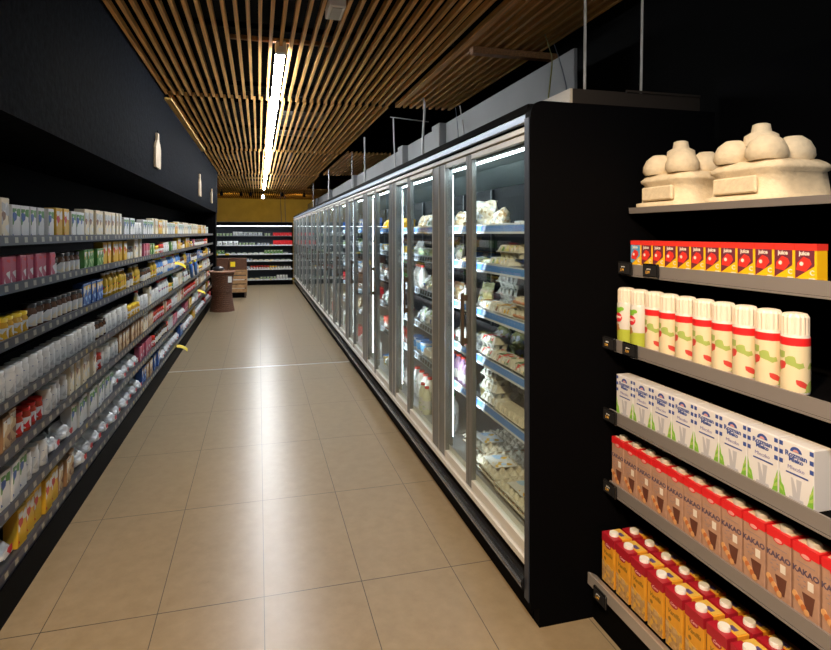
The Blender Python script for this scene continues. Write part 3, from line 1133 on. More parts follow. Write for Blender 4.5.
# key: (builder, width, describing words, category)
KINDS = {  # box names only split the boxes by colour; their contents are not known
    'carton_white': (lambda: P_carton(.085, .06, .16, mat('card_white', W), pm('cw', W, W, BLU, GRN), name='packet'), .095, 'white boxed packet', 'box'),
    'carton_cream': (lambda: P_carton(.09, .06, .185, mat('card_cream', CRM), pm('cc', CRM, W, BRN, GRY), name='cream_brown_box'), .10, 'tall cream box', 'box'),
    'carton_yellow': (lambda: P_carton(.09, .06, .17, mat('card_yellow', YEL), pm('cy', YEL, YEL, RED, W), name='yellow_box'), .10, 'yellow box', 'box'),
    'carton_red': (lambda: P_carton(.10, .08, .12, mat('card_red', RED), pm('cr', RED, RED, W, YEL), name='boxed_food'), .11, 'red box', 'box'),
    'carton_green': (lambda: P_carton(.08, .05, .13, mat('card_green', GRN), pm('cg', GRN, LGN, W, YEL), name='green_box'), .09, 'green box', 'box'),
    'carton_pink': (lambda: P_carton(.075, .05, .135, mat('card_pink', PNK), pm('cp', PNK, W, PNK, RED), name='pink_box'), .085, 'pink box', 'box'),
    'carton_blue': (lambda: P_carton(.08, .06, .15, mat('card_blue', BLU), pm('cb', BLU, LBL, W, YEL), name='boxed_food'), .09, 'blue box', 'box'),
    'carton_brown': (lambda: P_carton(.085, .06, .15, mat('card_brown', (.35, .2, .1)), pm('cbr', TAN, BRN, CRM, W), name='cream_brown_box'), .095, 'brown box', 'box'),
    'jar_dark': (lambda: P_jar(.036, .125, mat('jar_dark', (.10, .05, .03), .15), CAPK, pm('jd', W, CRM, K, RED)), .08, 'dark glass jar with pale label', 'jar'),
    'jar_red': (lambda: P_jar(.034, .11, mat('jar_red', (.42, .06, .03), .15), CAPR, pm('jr', W, RED, YEL, GRN)), .076, 'jar with red lid', 'jar'),
    'jar_white': (lambda: P_jar(.038, .13, mat('jar_white', (.72, .72, .70), .3), CAPW, pm('jw', W, GRY, W, BLU)), .083, 'white lidded jar', 'jar'),
    'jar_gold': (lambda: P_jar(.033, .10, mat('jar_gold', (.6, .33, .04), .15), CAPY, pm('jg', W, YEL, BRN, GRN)), .074, 'amber jar with yellow lid', 'jar'),
    'bottle_dark': (lambda: P_bottle(.032, .20, mat('bot_dark', (.03, .04, .02), .12), CAPG, pm('bd', GRN, W, YEL, K)), .072, 'dark green bottle', 'bottle'),
    'bottle_white': (lambda: P_bottle(.035, .19, mat('bot_white', W, .35), CAPR, pm('bw', W, W, RED, BLU)), .08, 'white bottle with red cap', 'bottle'),
    'bottle_blue': (lambda: P_bottle(.034, .19, mat('bot_blue', (.10, .25, .62), .25), CAPY, pm('bb', W, BLU, YEL, W)), .078, 'blue bottle with yellow cap', 'bottle'),
    'bottle_oil': (lambda: P_bottle(.033, .18, mat('bot_oil', (.5, .33, .04), .12), CAPW, pm('bo', YEL, W, RED, GRN)), .075, 'amber bottle', 'bottle'),
    'cup_white': (lambda: P_cup(.04, .075, mat('cup_white', W, .35), mat('lid_foil', (.66, .68, .7), .25, .5), pm('kw', W, LBL, W, PNK)), .09, 'white yogurt cup', 'cup'),
    'cup_blue': (lambda: P_cup(.042, .085, mat('cup_blue', (.25, .5, .8), .35), CAPW, pm('kb', W, BLU, LBL, W)), .094, 'blue and white tub', 'tub'),
    'cup_green': (lambda: P_cup(.042, .08, mat('cup_green', (.5, .62, .4), .35), CAPW, pm('kg', LGN, W, GRN, W)), .094, 'pale green tub', 'tub'),
    'tub_yellow': (lambda: P_cup(.05, .09, mat('tub_yellow', (.8, .6, .12), .35), CAPB, pm('ky', YEL, W, BLU, YEL)), .11, 'yellow tub with blue lid', 'tub'),
    'bag_white': (lambda: P_bag(.15, .07, .13, mat('bag_white', (.74, .77, .78), .25, bump=.8, bscale=28), pm('gw', W, GRN, W, BLU), 3), .15, 'white plastic bag of food', 'bag'),
    'bag_clear': (lambda: P_bag(.14, .06, .12, pm('gc', (.66, .70, .70), (.5, .56, .55), W, LGN, rough=.22, scale=45), pm('gcl', W, BLU, W, GRY), 5), .14, 'shiny clear bag of food', 'bag'),
    'bag_tan': (lambda: P_bag(.15, .07, .125, pm('gt', (.62, .47, .28), (.5, .3, .15), CRM, W, rough=.28, scale=40), None, 8), .15, 'tan bag of sliced food', 'bag'),
    'bag_yellow': (lambda: P_bag(.19, .09, .12, mat('bag_orange', (.95, .52, .02), .3, bump=.8, bscale=28), None, 11, lean=.15), .20, 'orange yellow bag', 'bag'),
    'bag_green': (lambda: P_bag(.15, .07, .13, pm('gg', (.25, .4, .12), LGN, W, GRN, rough=.28, scale=40), pm('ggl', W, W, YEL, GRN), 14), .15, 'green bag of salad', 'bag'),
    'pack_meat': (lambda: P_tray(.16, .12, .05, pm('pm', (.6, .22, .16), (.7, .4, .3), W, rough=.25, scale=40), CAPW, pm('pml', W, RED, YEL)), .17, 'white tray of pink slices', 'tray'),
    'pack_cheese': (lambda: P_tray(.15, .12, .055, pm('pc', (.8, .66, .3), CRM, W, rough=.25, scale=40), CAPW, pm('pcl', W, YEL, BLU)), .16, 'white tray of pale yellow slices', 'tray'),
    'pack_salad': (lambda: P_tray(.15, .12, .06, pm('ps', (.5, .55, .5), (.7, .74, .72), LGN, W, rough=.2, scale=50), CAPW, pm('psl', W, W, GRN)), .16, 'plastic tray with pale green contents', 'tray'),
    'wrap_white': (lambda: P_bag(.17, .13, .10, mat('wrap_white', (.70, .73, .76), .2, bump=.8, bscale=28), pm('wwl', W, RED, BLU, W), 21, lean=.05), .18, 'plump white plastic pack', 'bag'),
    'carton_black': (lambda: P_carton(.10, .06, .10, mat('card_black', (.03, .03, .03)), pm('ck', K, K, W, GRY), name='boxed_food'), .11, 'black box', 'box'),
}
COUNT = {}


def count(where, desc):
    k = (where, desc)
    COUNT[k] = COUNT.get(k, 0) + 1
    return COUNT[k]


def row_items(kinds, y0, y1, place, where, group, end='near', keep_until=None, runs=(2, 4), gap=0.006, jitter=0.01, stack=()):
    """fill a shelf from y0 to y1 with runs of items; place(t, key)->(loc, rz)"""
    t = y0
    while True:
        key = R.choice(kinds)
        fn, w, desc, cat = KINDS[key]
        for _ in range(R.randint(*runs)):
            if t + w > y1:
                return
            loc, rz = place(t + w / 2, key)
            keep = keep_until is None or t < keep_until
            n = count(where, desc)
            inst(key, loc, rz + R.uniform(-0.06, 0.06), f'{ordw(n)} {desc} from {end} end, {where}', cat, group, fn, keep)
            t += w + gap
        if R.random() < 0.12:
            t += 0.05


# ------------------------------------------------------------------ left shelving
LR = [1.60, 1.40, 1.17, 0.92, 0.71, 0.47, 0.226]
XL = -1.0
ls = empty('wall_shelving_unit', (XL, 7.6, 0))
tag(ls, 'long black shelving unit full of groceries along the left wall', 'shelving')
ly0, ly1 = 2.1, 13.25


def lpart(name, mb, parent=ls):
    o = part(name, mb, parent)
    if parent is ls:
        o.location = -ls.location
    return o


lpart('back_panel', MB().box(-1.60, -1.58, ly0, ly1, 0, 2.05, BLACK))
lpart('end_panel', MB().box(-1.58, -1.0, 13.235, 13.25, 0, 2.05, BLACK))
lpart('base', MB().box(-1.58, -1.005, ly0, 13.23, 0, 0.175, BLACK).box(-1.004, -0.99, ly0, 13.23, 0.09, 0.175, BLACK))
for i, z in enumerate(LR):
    dep = 0.33 if i < 2 else 0.42
    s_ = lpart('shelf', MB().box(-1.02 - dep, -1.012, ly0, 13.23, z - 0.05, z - 0.036, mat('shelf_dark', (0.05, 0.052, 0.06), 0.5)))
    r_ = MB().prism([(0.0, 0.0), (0.012, -0.002), (0.009, 0.04), (-0.002, 0.04)], 'y', ly0, 13.23, RAILDARK)
    rr_ = part('price_rail', r_, s_, (-1.011, 0, z - 0.05))
SHNAME = ['top shelf', 'second shelf', 'third shelf', 'fourth shelf', 'fifth shelf', 'sixth shelf', 'bottom shelf']
LK = [['carton_white', 'carton_yellow', 'carton_cream', 'carton_cream', 'carton_white', 'jar_white'],
      ['jar_red', 'carton_pink', 'carton_green', 'jar_gold', 'jar_dark', 'carton_yellow', 'jar_white', 'carton_cream', 'jar_dark'],
      ['jar_dark', 'bottle_blue', 'jar_gold', 'bottle_white', 'carton_blue', 'jar_dark', 'bottle_oil'],
      ['jar_white', 'bottle_white', 'jar_gold', 'jar_white', 'bottle_dark', 'carton_cream', 'jar_dark'],
      ['jar_white', 'carton_cream', 'carton_brown', 'jar_red', 'bottle_white', 'carton_brown'],
      ['carton_white', 'jar_dark', 'wrap_white', 'carton_pink', 'jar_red', 'carton_brown', 'jar_white', 'bottle_oil'],
      ['wrap_white', 'wrap_white', 'carton_red', 'carton_yellow', 'wrap_white', 'carton_brown', 'carton_blue']]
for i, z in enumerate(LR):
    xf = -1.03

    def place(t, key, z=z, xf=xf):
        return (xf - R.uniform(0, 0.02), t, z - 0.0355), PI
    ye = 13.1 if i > 1 else 12.4
    row_items(LK[i], 2.45, 5.6, place, SHNAME[i] + ' of left shelving', 'groceries on the left shelving', keep_until=0, runs=(2, 5))
    row_items(LK[i], 5.6, ye, place, SHNAME[i] + ' of left shelving', 'groceries on the left shelving', keep_until=7.5, runs=(2, 5))

# yellow wobblers on the rails
YEL_M = mat('tag_yellow', (0.95, 0.72, 0.02), 0.4)
BLU_M = mat('tag_blue', (0.05, 0.18, 0.55), 0.35)
for (y, z, lb) in ((7.45, 0.15, 'yellow shelf tag sticking out from the bottom rail of the left shelving'),
                   (9.9, 0.60, 'small yellow shelf tag near the far end of the left shelving'),
                   (7.3, 1.20, 'curved yellow shelf tag beside the blue tubes on the left shelving')):
    b = MB()
    n = 6
    vs, fs = [], []
    for j in range(n + 1):
        t = j / n
        for s_ in (-0.022, 0.022):
            for dz in (0, 0.002):
                vs.append((0.002 + 0.13 * t, 0.02 * math.sin(3 * t) + s_ * 0.6, -0.055 * t * t + s_ * 0.7 + dz + 0.03))
    for j in range(n):
        a = j * 4
        fs += [(a, a + 4, a + 6, a + 2), (a + 1, a + 3, a + 7, a + 5), (a, a + 1, a + 5, a + 4), (a + 2, a + 6, a + 7, a + 3)]
    fs += [(0, 2, 3, 1), (n * 4, n * 4 + 1, n * 4 + 3, n * 4 + 2)]
    b.add(vs, fs, YEL_M)
    tag(b.build('shelf_tag', None, (-0.998, y, z)), lb, 'tag', 'yellow shelf tags')
for i, y in enumerate((8.6, 9.15)):
    b = MB()
    b.tube([(0, 0, 0.0), (0, 0.05, -0.10), (0, 0.16, -0.20)], 0.024, BLU_M, 10)
    b.tube([(0, -0.012, 0.024), (0, 0.0, 0.001)], 0.018, YEL_M, 10)
    tag(b.build('hanging_tube', None, (-0.955, y, 1.155)), ('nearer', 'farther')[i] + ' blue tube hanging from the third rail of the left shelving', 'tube',
        'blue tubes hanging on the left shelving')

# wooden cut-outs on the dark bulkhead
CUTW = mat('pale_wood', (0.42, 0.31, 0.19), 0.6, noise=0.15, nscale=10)
bot = [(-0.13, -0.17), (0.13, -0.17), (0.14, -0.12), (0.14, 0.02), (0.10, 0.07), (0.05, 0.10), (0.045, 0.17), (-0.045, 0.17), (-0.05, 0.10), (-0.10, 0.07), (-0.14, 0.02), (-0.14, -0.12)]
for i, (y, z, s_) in enumerate(((5.62, 2.37, 0.95), (9.5, 2.37, 1.05), (11.85, 2.35, 0.85))):
    b = MB().prism([(u * s_, v * s_) for u, v in bot], 'x', -0.010, 0.010, CUTW)
    b.tube([(0, -0.01, 0.165 * s_), (0.002, 0, 0.20 * s_), (0, 0.01, 0.165 * s_)], 0.004, BLACK, 6)
    tag(b.build('wooden_cutout', None, (-0.918, y, z)), ('nearest pale wooden bottle shaped cutout on the dark left bulkhead',
        'middle pale wooden bottle shaped cutout on the dark left bulkhead', 'farthest pale wooden bottle shaped cutout on the dark left bulkhead')[i],
        'decoration', 'wooden cutouts on the bulkhead')

# ------------------------------------------------------------------ fridge contents
CABWORD = {k: ordw(k + 1) + ' fridge' for k in range(NCAB)}


def fz(si):
    return SH[si] - 0.0325 if si < 5 else DECK - 0.0295


FK = {
    1: [['bag_tan', 'bag_white', 'bag_tan'], ['bag_white', 'cup_green', 'bag_clear'], ['cup_blue', 'bag_clear', 'bottle_white'],
        ['bag_white', 'bag_clear'], [], []],
    2: [['bag_yellow'], ['cup_white', 'cup_green', 'tub_yellow'], ['bottle_dark', 'jar_dark', 'bottle_dark'], ['pack_meat', 'bag_white', 'cup_white'],
        ['bag_clear', 'jar_red', 'pack_salad'], ['bag_white', 'tub_yellow', 'wrap_white']],
}
OTHER = [[['cup_blue', 'bag_clear', 'cup_white'], ['bag_green', 'bag_white'], ['cup_white', 'bottle_blue', 'cup_blue'], ['jar_red', 'pack_meat', 'cup_white'],
          ['bag_clear', 'bag_tan'], ['bottle_white', 'carton_green', 'carton_red']],
         [['bag_white', 'carton_blue'], ['cup_green', 'cup_blue'], ['bag_clear', 'jar_white'], ['carton_red', 'cup_white'], ['pack_salad', 'pack_cheese'], ['carton_white', 'bag_white']]]


def fplace(si, xo=0.0):
    def f(t, key):
        return (XRL + 0.035 + xo + R.uniform(0, 0.015), t, fz(si)), 0.0
    return f


for k in range(1, NCAB):
    ks = FK.get(k, OTHER[k % 2])
    ya = Y0 + MODL * k + 0.03
    yb = ya + MODL - 0.14
    if k == 1:
        ya = 3.53
    for si in range(6):
        if not ks[si]:
            continue
        where = (SHNAME[si] if si < 5 else 'bottom deck') + ' of ' + CABWORD[k]
        row_items(ks[si], ya, yb, fplace(si), where, 'chilled food behind the glass doors', keep_until=(99 if k < 4 else 0), runs=(2, 4))

# second fridge, deck: red-capped milk bottles, egg pulp, buckets
MILK = mat('milk_plastic', (0.80, 0.82, 0.82), 0.35)
LAV = mat('lavender_drink', (0.36, 0.23, 0.42), 0.3)
for i in range(6):
    yy = (4.06, 4.17, 4.29, 4.41, 4.12, 4.25)[i]
    inst('milk_big', (1.225 if i < 4 else 1.34, yy, fz(5)), 0, f'{ordw(i + 1)} white milk bottle with red cap on the deck of the second fridge', 'bottle',
         'red capped milk bottles', lambda: P_bottle(.045, .21, MILK, CAPR, pm('mk', W, W, W, GRN)))
for i in range(2):
    inst('milk_slim', (1.15, 3.86 + i * 0.10, fz(5)), 0,
         ('nearer', 'farther')[i] + ' slim pale yellow drink bottle standing before the red capped milk', 'bottle', 'slim drink bottles',
         lambda: P_bottle(.033, .20, mat('pale_drink', (.72, .74, .55), .3), CAPR, pm('ms', W, LGN, W)))
for i in range(3):
    inst('bucket_blue', (1.21, 4.12 + i * 0.13, fz(4)), 0,
         ordw(i + 1) + ' blue and white bucket from the near end, fifth shelf of second fridge', 'bucket', 'blue and white buckets',
         lambda: P_cup(.055, .10, mat('bucket_white', W, .35), CAPB, pm('bk', (.1, .35, .7), W, LBL, scale=18)))
inst('egg_bag', (1.20, 3.92, fz(4)), 0, 'white ribbed pulp pack lying before the blue buckets, fifth shelf', 'egg carton', None,
     lambda: P_eggcarton(.20, .12, .08, mat('pulp_white', (.72, .72, .70), .8, bump=.4, bscale=120), None, 6))

# near fridge: everything placed one by one
EGGL1 = pm('egl1', W, W, YEL, BRN, scale=34)
EGGL2 = pm('egl2', W, CRM, (.1, .2, .1), RED, scale=40)
EGGL3 = pm('egl3', (.62, .60, .18), YEL, W, GRN, scale=34)
EGGB = mat('brown_egg', (0.45, 0.22, 0.11), 0.45)
PAPER = pm('paper', W, W, LBL, YEL, scale=40)


def put(key, x, y, si, label, cat, group=None, fn=None, rz=0.0, dz=0.0, ry=0.0, rx=0.0):
    return inst(key, (x, y, fz(si) + dz), rz, label, cat, group, fn, True, rx, ry)


EC = lambda m=PULPG, l=None, n=5, w=.25: (lambda: P_eggcarton(w, .105, .066, m, l, n))
ECG = 'egg cartons in the near fridge'
# top shelf
put('bag_cream', 1.21, 3.08, 0, 'large cream paper bag slumped on the top shelf of the near fridge', 'bag', None,
    lambda: P_bag(.27, .12, .18, printed('bag_cream', [(.74, .66, .5), (.78, .72, .6), (.5, .38, .2), W], 60, .28), pm('bcl', W, K, CRM), 31), rz=0.25)
put('bag_cream_small', 1.24, 2.86, 0, 'smaller cream bag behind the middle door edge, top shelf', 'bag', None,
    lambda: P_bag(.15, .09, .13, printed('bag_cream2', [(.78, .72, .58), W, TAN, GRY], 70, .28), None, 33), rz=-0.3)
put('rack_item', 1.24, 2.72, 0, 'small clear plastic box left of centre on the top shelf', 'box', None,
    lambda: P_carton(.07, .08, .04, mat('clear_box', (.5, .55, .6), .15), pm('rbx', GRY, W, LBL)))
put('glass_pair', 1.28, 2.60, 0, 'small pale stand on the nearly empty end of the top shelf', 'box', None,
    lambda: P_carton(.07, .03, .05, mat('pale_stand', (.6, .65, .7), .2), pm('gps', W, GRY, W)))
put('bag_tan', 1.20, 3.36, 0, 'tan bag at the far end of the near fridge, top shelf', 'bag', None, KINDS['bag_tan'][0])
# second shelf
for j, (x, y, dz) in enumerate(((1.195, 2.66, 0), (1.21, 2.57, .0675), (1.315, 2.62, 0), (1.325, 2.55, .0675))):
    put('egg_yellow', x, y, 1, ('lower front yellow labelled egg carton on the second shelf', 'upper front yellow labelled egg carton on the second shelf',
        'lower rear yellow labelled egg carton on the second shelf', 'upper rear yellow labelled egg carton on the second shelf')[j], 'egg carton', ECG,
        EC(PULPG, EGGL3), dz=dz)
for j, (y, kk) in enumerate(((2.88, 'pack_salad'), (3.06, 'pack_salad'), (3.40, 'bag_clear'))):
    fn, w, d, c = KINDS[kk]
    put(kk, 1.21, y, 1, ('nearest', 'middle', 'farthest')[j] + ' pale wrapped packet left of the yellow cartons, second shelf', c, 'wrapped food on the second shelf', fn)
put('pack_cheese', 1.21, 3.20, 1, 'pale yellow slices in a tray behind the fridge door edge, second shelf', 'tray', None, KINDS['pack_cheese'][0])
# third shelf
put('egg_grey', 1.20, 2.87, 2, 'white labelled egg carton at the left of the third shelf front', 'egg carton', ECG, EC(PULPG, EGGL1, 4, .19))
put('egg_grey10', 1.20, 2.63, 2, 'wide white labelled egg carton in the middle of the third shelf front', 'egg carton', ECG, EC(PULPG, EGGL1, 5, .23))
for j in range(3):
    put('egg_plain', 1.33, 2.84, 2, ('lowest', 'middle', 'topmost')[j] + ' plain grey carton of the stack behind, third shelf', 'egg carton', ECG, EC(PULPG), dz=0.0675 * j)
put('bag_limp', 1.25, 3.04, 2, 'pale yellow bag leaning left of the egg cartons, third shelf', 'bag', None,
    lambda: P_bag(.12, .07, .15, pm('bl3', (.66, .66, .35), W, YEL, CRM, rough=.25), None, 41), rz=0.2)
for j in range(2):
    put('egg_cup_stack', 1.20, 2.42, 2, ('lower', 'upper')[j] + ' carton of the brown egg pair at the right, third shelf', 'egg carton', ECG,
        lambda: [('egg_carton', egg_lid(.15, .105, 0, .066, PULPG, 3)), ('eggs', MB().box(-0.006, .02, -.06, .06, .036, .05, EGGB, .004))], dz=0.0675 * j)
for j, kk in enumerate(('bag_tan', 'bag_clear')):
    fn, w, d, c = KINDS[kk]
    put(kk, 1.20, (3.40, 3.20)[j], 2, ('brown patterned bag left of the middle door edge, third shelf', 'shiny pale bag beside the brown patterned one, third shelf')[j], c, None, fn, rz=0.1)
# fourth shelf
for n4, (x, y, dz, rz) in enumerate(((1.20, 2.41, 0, 0), (1.20, 2.62, 0, .03), (1.20, 2.83, 0, -.03), (1.21, 2.84, .0675, .05))):
    put('egg_dark', x, y, 3, ('white egg carton with dark printed label nearest the end panel, fourth shelf', 'second dark labelled egg carton from the end panel, fourth shelf',
        'third dark labelled egg carton from the end panel, fourth shelf', 'dark labelled egg carton lying on the third one, fourth shelf')[n4], 'egg carton', ECG,
        EC(PULPG, EGGL2, 4, .19), rz=rz, dz=dz)
for j, (y, s_) in enumerate(((3.08, 51), (2.86, 52), (2.66, 53))):
    put('bag_y%d' % s_, 1.36, y, 3, ('left', 'middle', 'right')[j] + ' greenish yellow bag behind the egg cartons, fourth shelf', 'bag', 'yellow bags on the fourth shelf',
        lambda s_=s_: P_bag(.14, .08, .15, pm('by%d' % s_, (.42, .42, .16), (.6, .56, .1), GRY, W, rough=.25), None, s_))
for j in range(2):
    fn, w, d, c = KINDS['wrap_white']
    put('wrap_white', 1.20, 3.12 + j * 0.21, 3, ('nearer', 'farther')[j] + ' plump white bag at the far end of the near fridge, fourth shelf', 'bag', 'white bags, fourth shelf', fn)
# fifth shelf
for j in range(3):
    put('egg_grey6', 1.20, 2.79, 4, ('lowest', 'middle', 'topmost')[j] + ' grey carton of the front stack on the fifth shelf', 'egg carton', ECG,
        EC(PULPG, None, 4, .19), dz=0.0675 * j, rz=0.04 * (j % 2))
put('egg_big', 1.19, 2.52, 4, 'large pale egg carton at the front right of the fifth shelf', 'egg carton', ECG, EC(PULP, None, 6, .31))
for j in range(2):
    for i in range(2):
        put('egg_plain', 1.34, 2.90 - 0.27 * i, 4, ('lower', 'upper')[j] + (' carton of the left', ' carton of the right')[i] + ' grey stack at the back of the fifth shelf',
            'egg carton', ECG, EC(PULPG), dz=0.0675 * j)
put('tub_small', 1.22, 2.945, 4, 'small pale yellow tub beside the middle door edge, fifth shelf', 'tub', None,
    lambda: P_cup(.035, .07, mat('tub_pale', (.7, .62, .3), .4), CAPW, None))
for i in range(4):
    put('lavender', 1.20, 3.17 + i * 0.086, 4, ordw(i + 1) + ' lavender drink bottle with red cap from the middle door edge', 'bottle', 'lavender drink bottles',
        lambda: P_bottle(.038, .17, LAV, CAPR, pm('lv', W, W, LBL)))
# deck
put('milk_tall', 1.20, 3.50, 5, 'tall white milk bottle with green cap beyond the egg trays', 'bottle', None,
    lambda: P_bottle(.046, .25, MILK, CAPG, pm('mt', W, (.1, .15, .1), W, scale=40)))
put('milk_tall2', 1.20, 3.66, 5, 'second white milk bottle beyond the green capped one', 'bottle', None,
    lambda: P_bottle(.046, .23, MILK, CAPW, None))
ET = lambda lab=PAPER: (lambda: P_eggtray(.30, .29, PULP, lab, EGGB))
TG = 'thirty egg trays on the fridge deck'
put('eggtray', 1.155, 2.43, 5, 'egg tray nearest the end panel, paper label on top', 'egg tray', TG, ET(), rz=0.02)
put('eggtray', 1.165, 2.76, 5, 'middle egg tray on the deck, paper label on top', 'egg tray', TG, ET(), rz=-0.02)
put('eggtray', 1.24, 3.09, 5, 'farthest egg tray beside the white milk bottle', 'egg tray', TG, ET(), rz=0.03)
put('eggtray_plain', 1.475, 2.42, 5, 'plain grey egg tray at the back of the deck, right', 'egg tray', TG, lambda: P_eggtray(.24, .19, PULPG, None, EGGB, 4, 5))
put('eggtray_plain', 1.475, 2.72, 5, 'plain grey egg tray at the back of the deck, left', 'egg tray', TG, lambda: P_eggtray(.24, .19, PULPG, None, EGGB, 4, 5))


# ------------------------------------------------------------------ open cooler across the far end
by = 17.62
bx0, bx1 = -2.2, 1.02
bc = empty('open_cooler', (-0.6, by, 0))
tag(bc, 'open black cooler with lit shelves across the far end of the aisle', 'cooler')


def bpart(name, mb, parent=bc, label=None):
    o = part(name, mb, parent, None, label)
    if parent is bc:
        o.location = -bc.location
    return o


bpart('base', MB().box(bx0, bx1, by, by + 0.8, 0, 0.13, BLACK).box(bx0, bx1, by - 0.02, by, 0.03, 0.13, BLACK))
bpart('back_panel', MB().box(bx0, bx1, by + 0.62, by + 0.66, 0.13, 1.95, mat('case_back', (0.05, 0.065, 0.09), 0.5)))
bpart('canopy', MB().box(bx0, bx1, by + 0.0, by + 0.8, 1.82, 1.93, BLACK))
bpart('side_panel', MB().box(bx1, bx1 + 0.012, by, by + 0.8, 0, 1.93, BLACK))
bpart('led_strip', MB().box(bx0, bx1 - 0.02, by + 0.02, by + 0.05, 1.805, 1.819, BACKLEDM))
BR = [1.53, 1.24, 0.965, 0.755, 0.50, 0.18]
for i, z in enumerate(BR):
    if i == 0:
        s_ = bpart('shelf', MB().box(bx0, bx1 - 0.001, by + 0.25, by + 0.60, z - 0.03, z - 0.02, SHELFM))
        continue
    z2 = z
    s_ = bpart('shelf', MB().box(bx0, bx1 - 0.001, by + 0.05, by + 0.60, z2 - 0.03, z2 - 0.018, SHELFM))
    r_ = part('price_rail', MB().prism([(0, 0), (0.012, 0), (0.012, 0.035), (0.004, 0.035)], 'x', bx0, bx1 - 0.001, RAILBACK), s_, (0, by + 0.035, z2 - 0.035))
BK = [['bag_white', 'carton_black', 'bag_clear', 'cup_green'], ['cup_white', 'cup_white', 'bag_white', 'cup_green'], ['carton_green', 'pack_salad', 'carton_white', 'carton_green'],
      ['cup_blue', 'cup_white', 'pack_cheese', 'pack_salad'], ['jar_gold', 'jar_red', 'cup_blue', 'bottle_oil', 'jar_dark'], ['cup_green', 'pack_salad', 'pack_cheese', 'cup_white', 'jar_white']]
for i, z in enumerate(BR):
    yf = by + (0.27 if i == 0 else 0.06)

    def place(t, key, z=z, yf=yf):
        return (t, yf + R.uniform(0, 0.02), z - 0.0175), PI / 2
    where = ('top shelf', 'second shelf', 'third shelf', 'fourth shelf', 'fifth shelf', 'bottom shelf')[i] + ' of far cooler'
    row_items(BK[i], -1.38, 0.40 if i < 2 else 0.98, place, where, 'chilled food in the far cooler', end='left', keep_until=-9, runs=(2, 5))
    if i < 2:
        def redbox():
            return P_carton(.115, .08, .15 if i else .10, mat('card_bright_red', (.80, .015, .02), .35), printed('print_redbox', [(.80, .015, .02), (.80, .015, .02), W, YEL], 16))
        for q in range(5):
            inst('red%d' % i, (0.49 + q * 0.117, yf, z - 0.0175), PI / 2, f'{ordw(q + 1)} bright red carton from the left, {where}', 'box', 'bright red cartons in the far cooler', redbox, False)
for i, (x, z) in enumerate(((-1.30, 0.945), (-0.98, 0.945), (1.0, 0.155))):
    tag(MB().box(x, x + 0.11, by + 0.018, by + 0.032, z - 0.015, z + 0.035, YEL_M, 0.003).build('price_card'),
        ('left', 'second', 'lower right')[i] + ' yellow price card on the rails of the far cooler', 'price card', 'yellow price cards')

# spotlights and sphere under the far ceiling
for i, x in enumerate((-1.15, -0.55, -0.25, 0.75, 1.45)):
    r = empty('track_spotlight', (x, 18.6, 2.86))
    tag(r, ordw(i + 1) + ' small black spotlight from the left, under the far slats', 'spotlight', 'spotlights under the far ceiling')
    part('housing', MB().lathe(0, 0, [(0.045, -0.07), (0.05, 0.0), (0.03, 0.06)], BLACK, 12), r)
    part('arm', MB().box(-0.01, 0.01, -0.01, 0.01, 0.061, 0.14, BLACK), r)
gl = empty('pendant_lamp', (0.13, 17.9, 2.72))
tag(gl, 'small round white lamp at the far end of the tube light', 'lamp')
part('globe', MB().lathe(0, 0, [(0.012, -0.05), (0.035, -0.04), (0.05, 0), (0.035, 0.045), (0.01, 0.09)], mat('globe_glow', (1, .97, .9), .4, emit=6), 14), gl)
part('stem', MB().lathe(0, 0, [(0.008, 0.091), (0.008, 0.28)], BLACK, 8), gl)
for i, x in enumerate((0.72, 0.86)):
    cable([(x, 19.2, 3.0), (x, 19.2, 2.5), (x + 0.03, 19.2, 1.93)], 0.008, CBD, ('left', 'right')[i] + ' thin dark cable hanging before the yellow wall')

# wicker basket
bk = empty('wicker_basket', (-0.728, 12.0, 0))
tag(bk, 'tall brown wicker basket with narrow waist beside the left shelving', 'basket')
prof = []
NB = 40
for j in range(NB + 1):
    t = j / NB
    z = 0.80 * t
    r = 0.190 + 0.052 * (abs(t - 0.52) / 0.5) ** 1.6 + 0.004 * math.cos(PI * j)
    prof.append((r, z))
b = MB()
seg = 36
vs, fs = [], []
for j, (r, z) in enumerate(prof):
    for i in range(seg):
        a = 2 * PI * i / seg
        rr = r + 0.006 * math.cos(PI * (i + j))
        vs.append((rr * math.cos(a), rr * math.sin(a), z))
for j in range(NB):
    for i in range(seg):
        a, c = j * seg + i, j * seg + (i + 1) % seg
        fs.append((a, c, c + seg, a + seg))
fs.append(tuple(reversed(range(seg))))
b.add(vs, fs, WICKER, False)
part('woven_body', b, bk)
ring = [(0.245 * math.cos(2 * PI * i / 24), 0.245 * math.sin(2 * PI * i / 24), 0.805) for i in range(25)]
part('rim', MB().tube(ring, 0.018, mat('wicker_rim', (0.30, 0.15, 0.09), 0.5), 8), bk)
ring2 = [(0.206 * math.cos(2 * PI * i / 24), 0.206 * math.sin(2 * PI * i / 24), 0.42) for i in range(25)]
part('waist_band', MB().tube(ring2, 0.010, WICKER, 6), bk)
part('top_board', MB().lathe(0, 0, [(0.228, 0.785), (0.228, 0.80)], mat('basket_top', (0.42, 0.28, 0.2), 0.6), 24), bk)
part('paper_tag', MB().box(0.13, 0.20, -0.262, -0.255, 0.60, 0.72, CAPW), bk)
fn, w, d, c = KINDS['carton_black']
tag(MB().lathe(0, 0, [(0.09, 0), (0.12, 0.03), (0.10, 0.07), (0.03, 0.09)], mat('black_plastic_bag', (0.02, 0.02, 0.025), 0.3, bump=0.8, bscale=20), 12).build('crumpled_bag', None, (-0.80, 11.97, 0.825)),
    'crumpled black plastic bag lying on the wicker basket', 'bag')

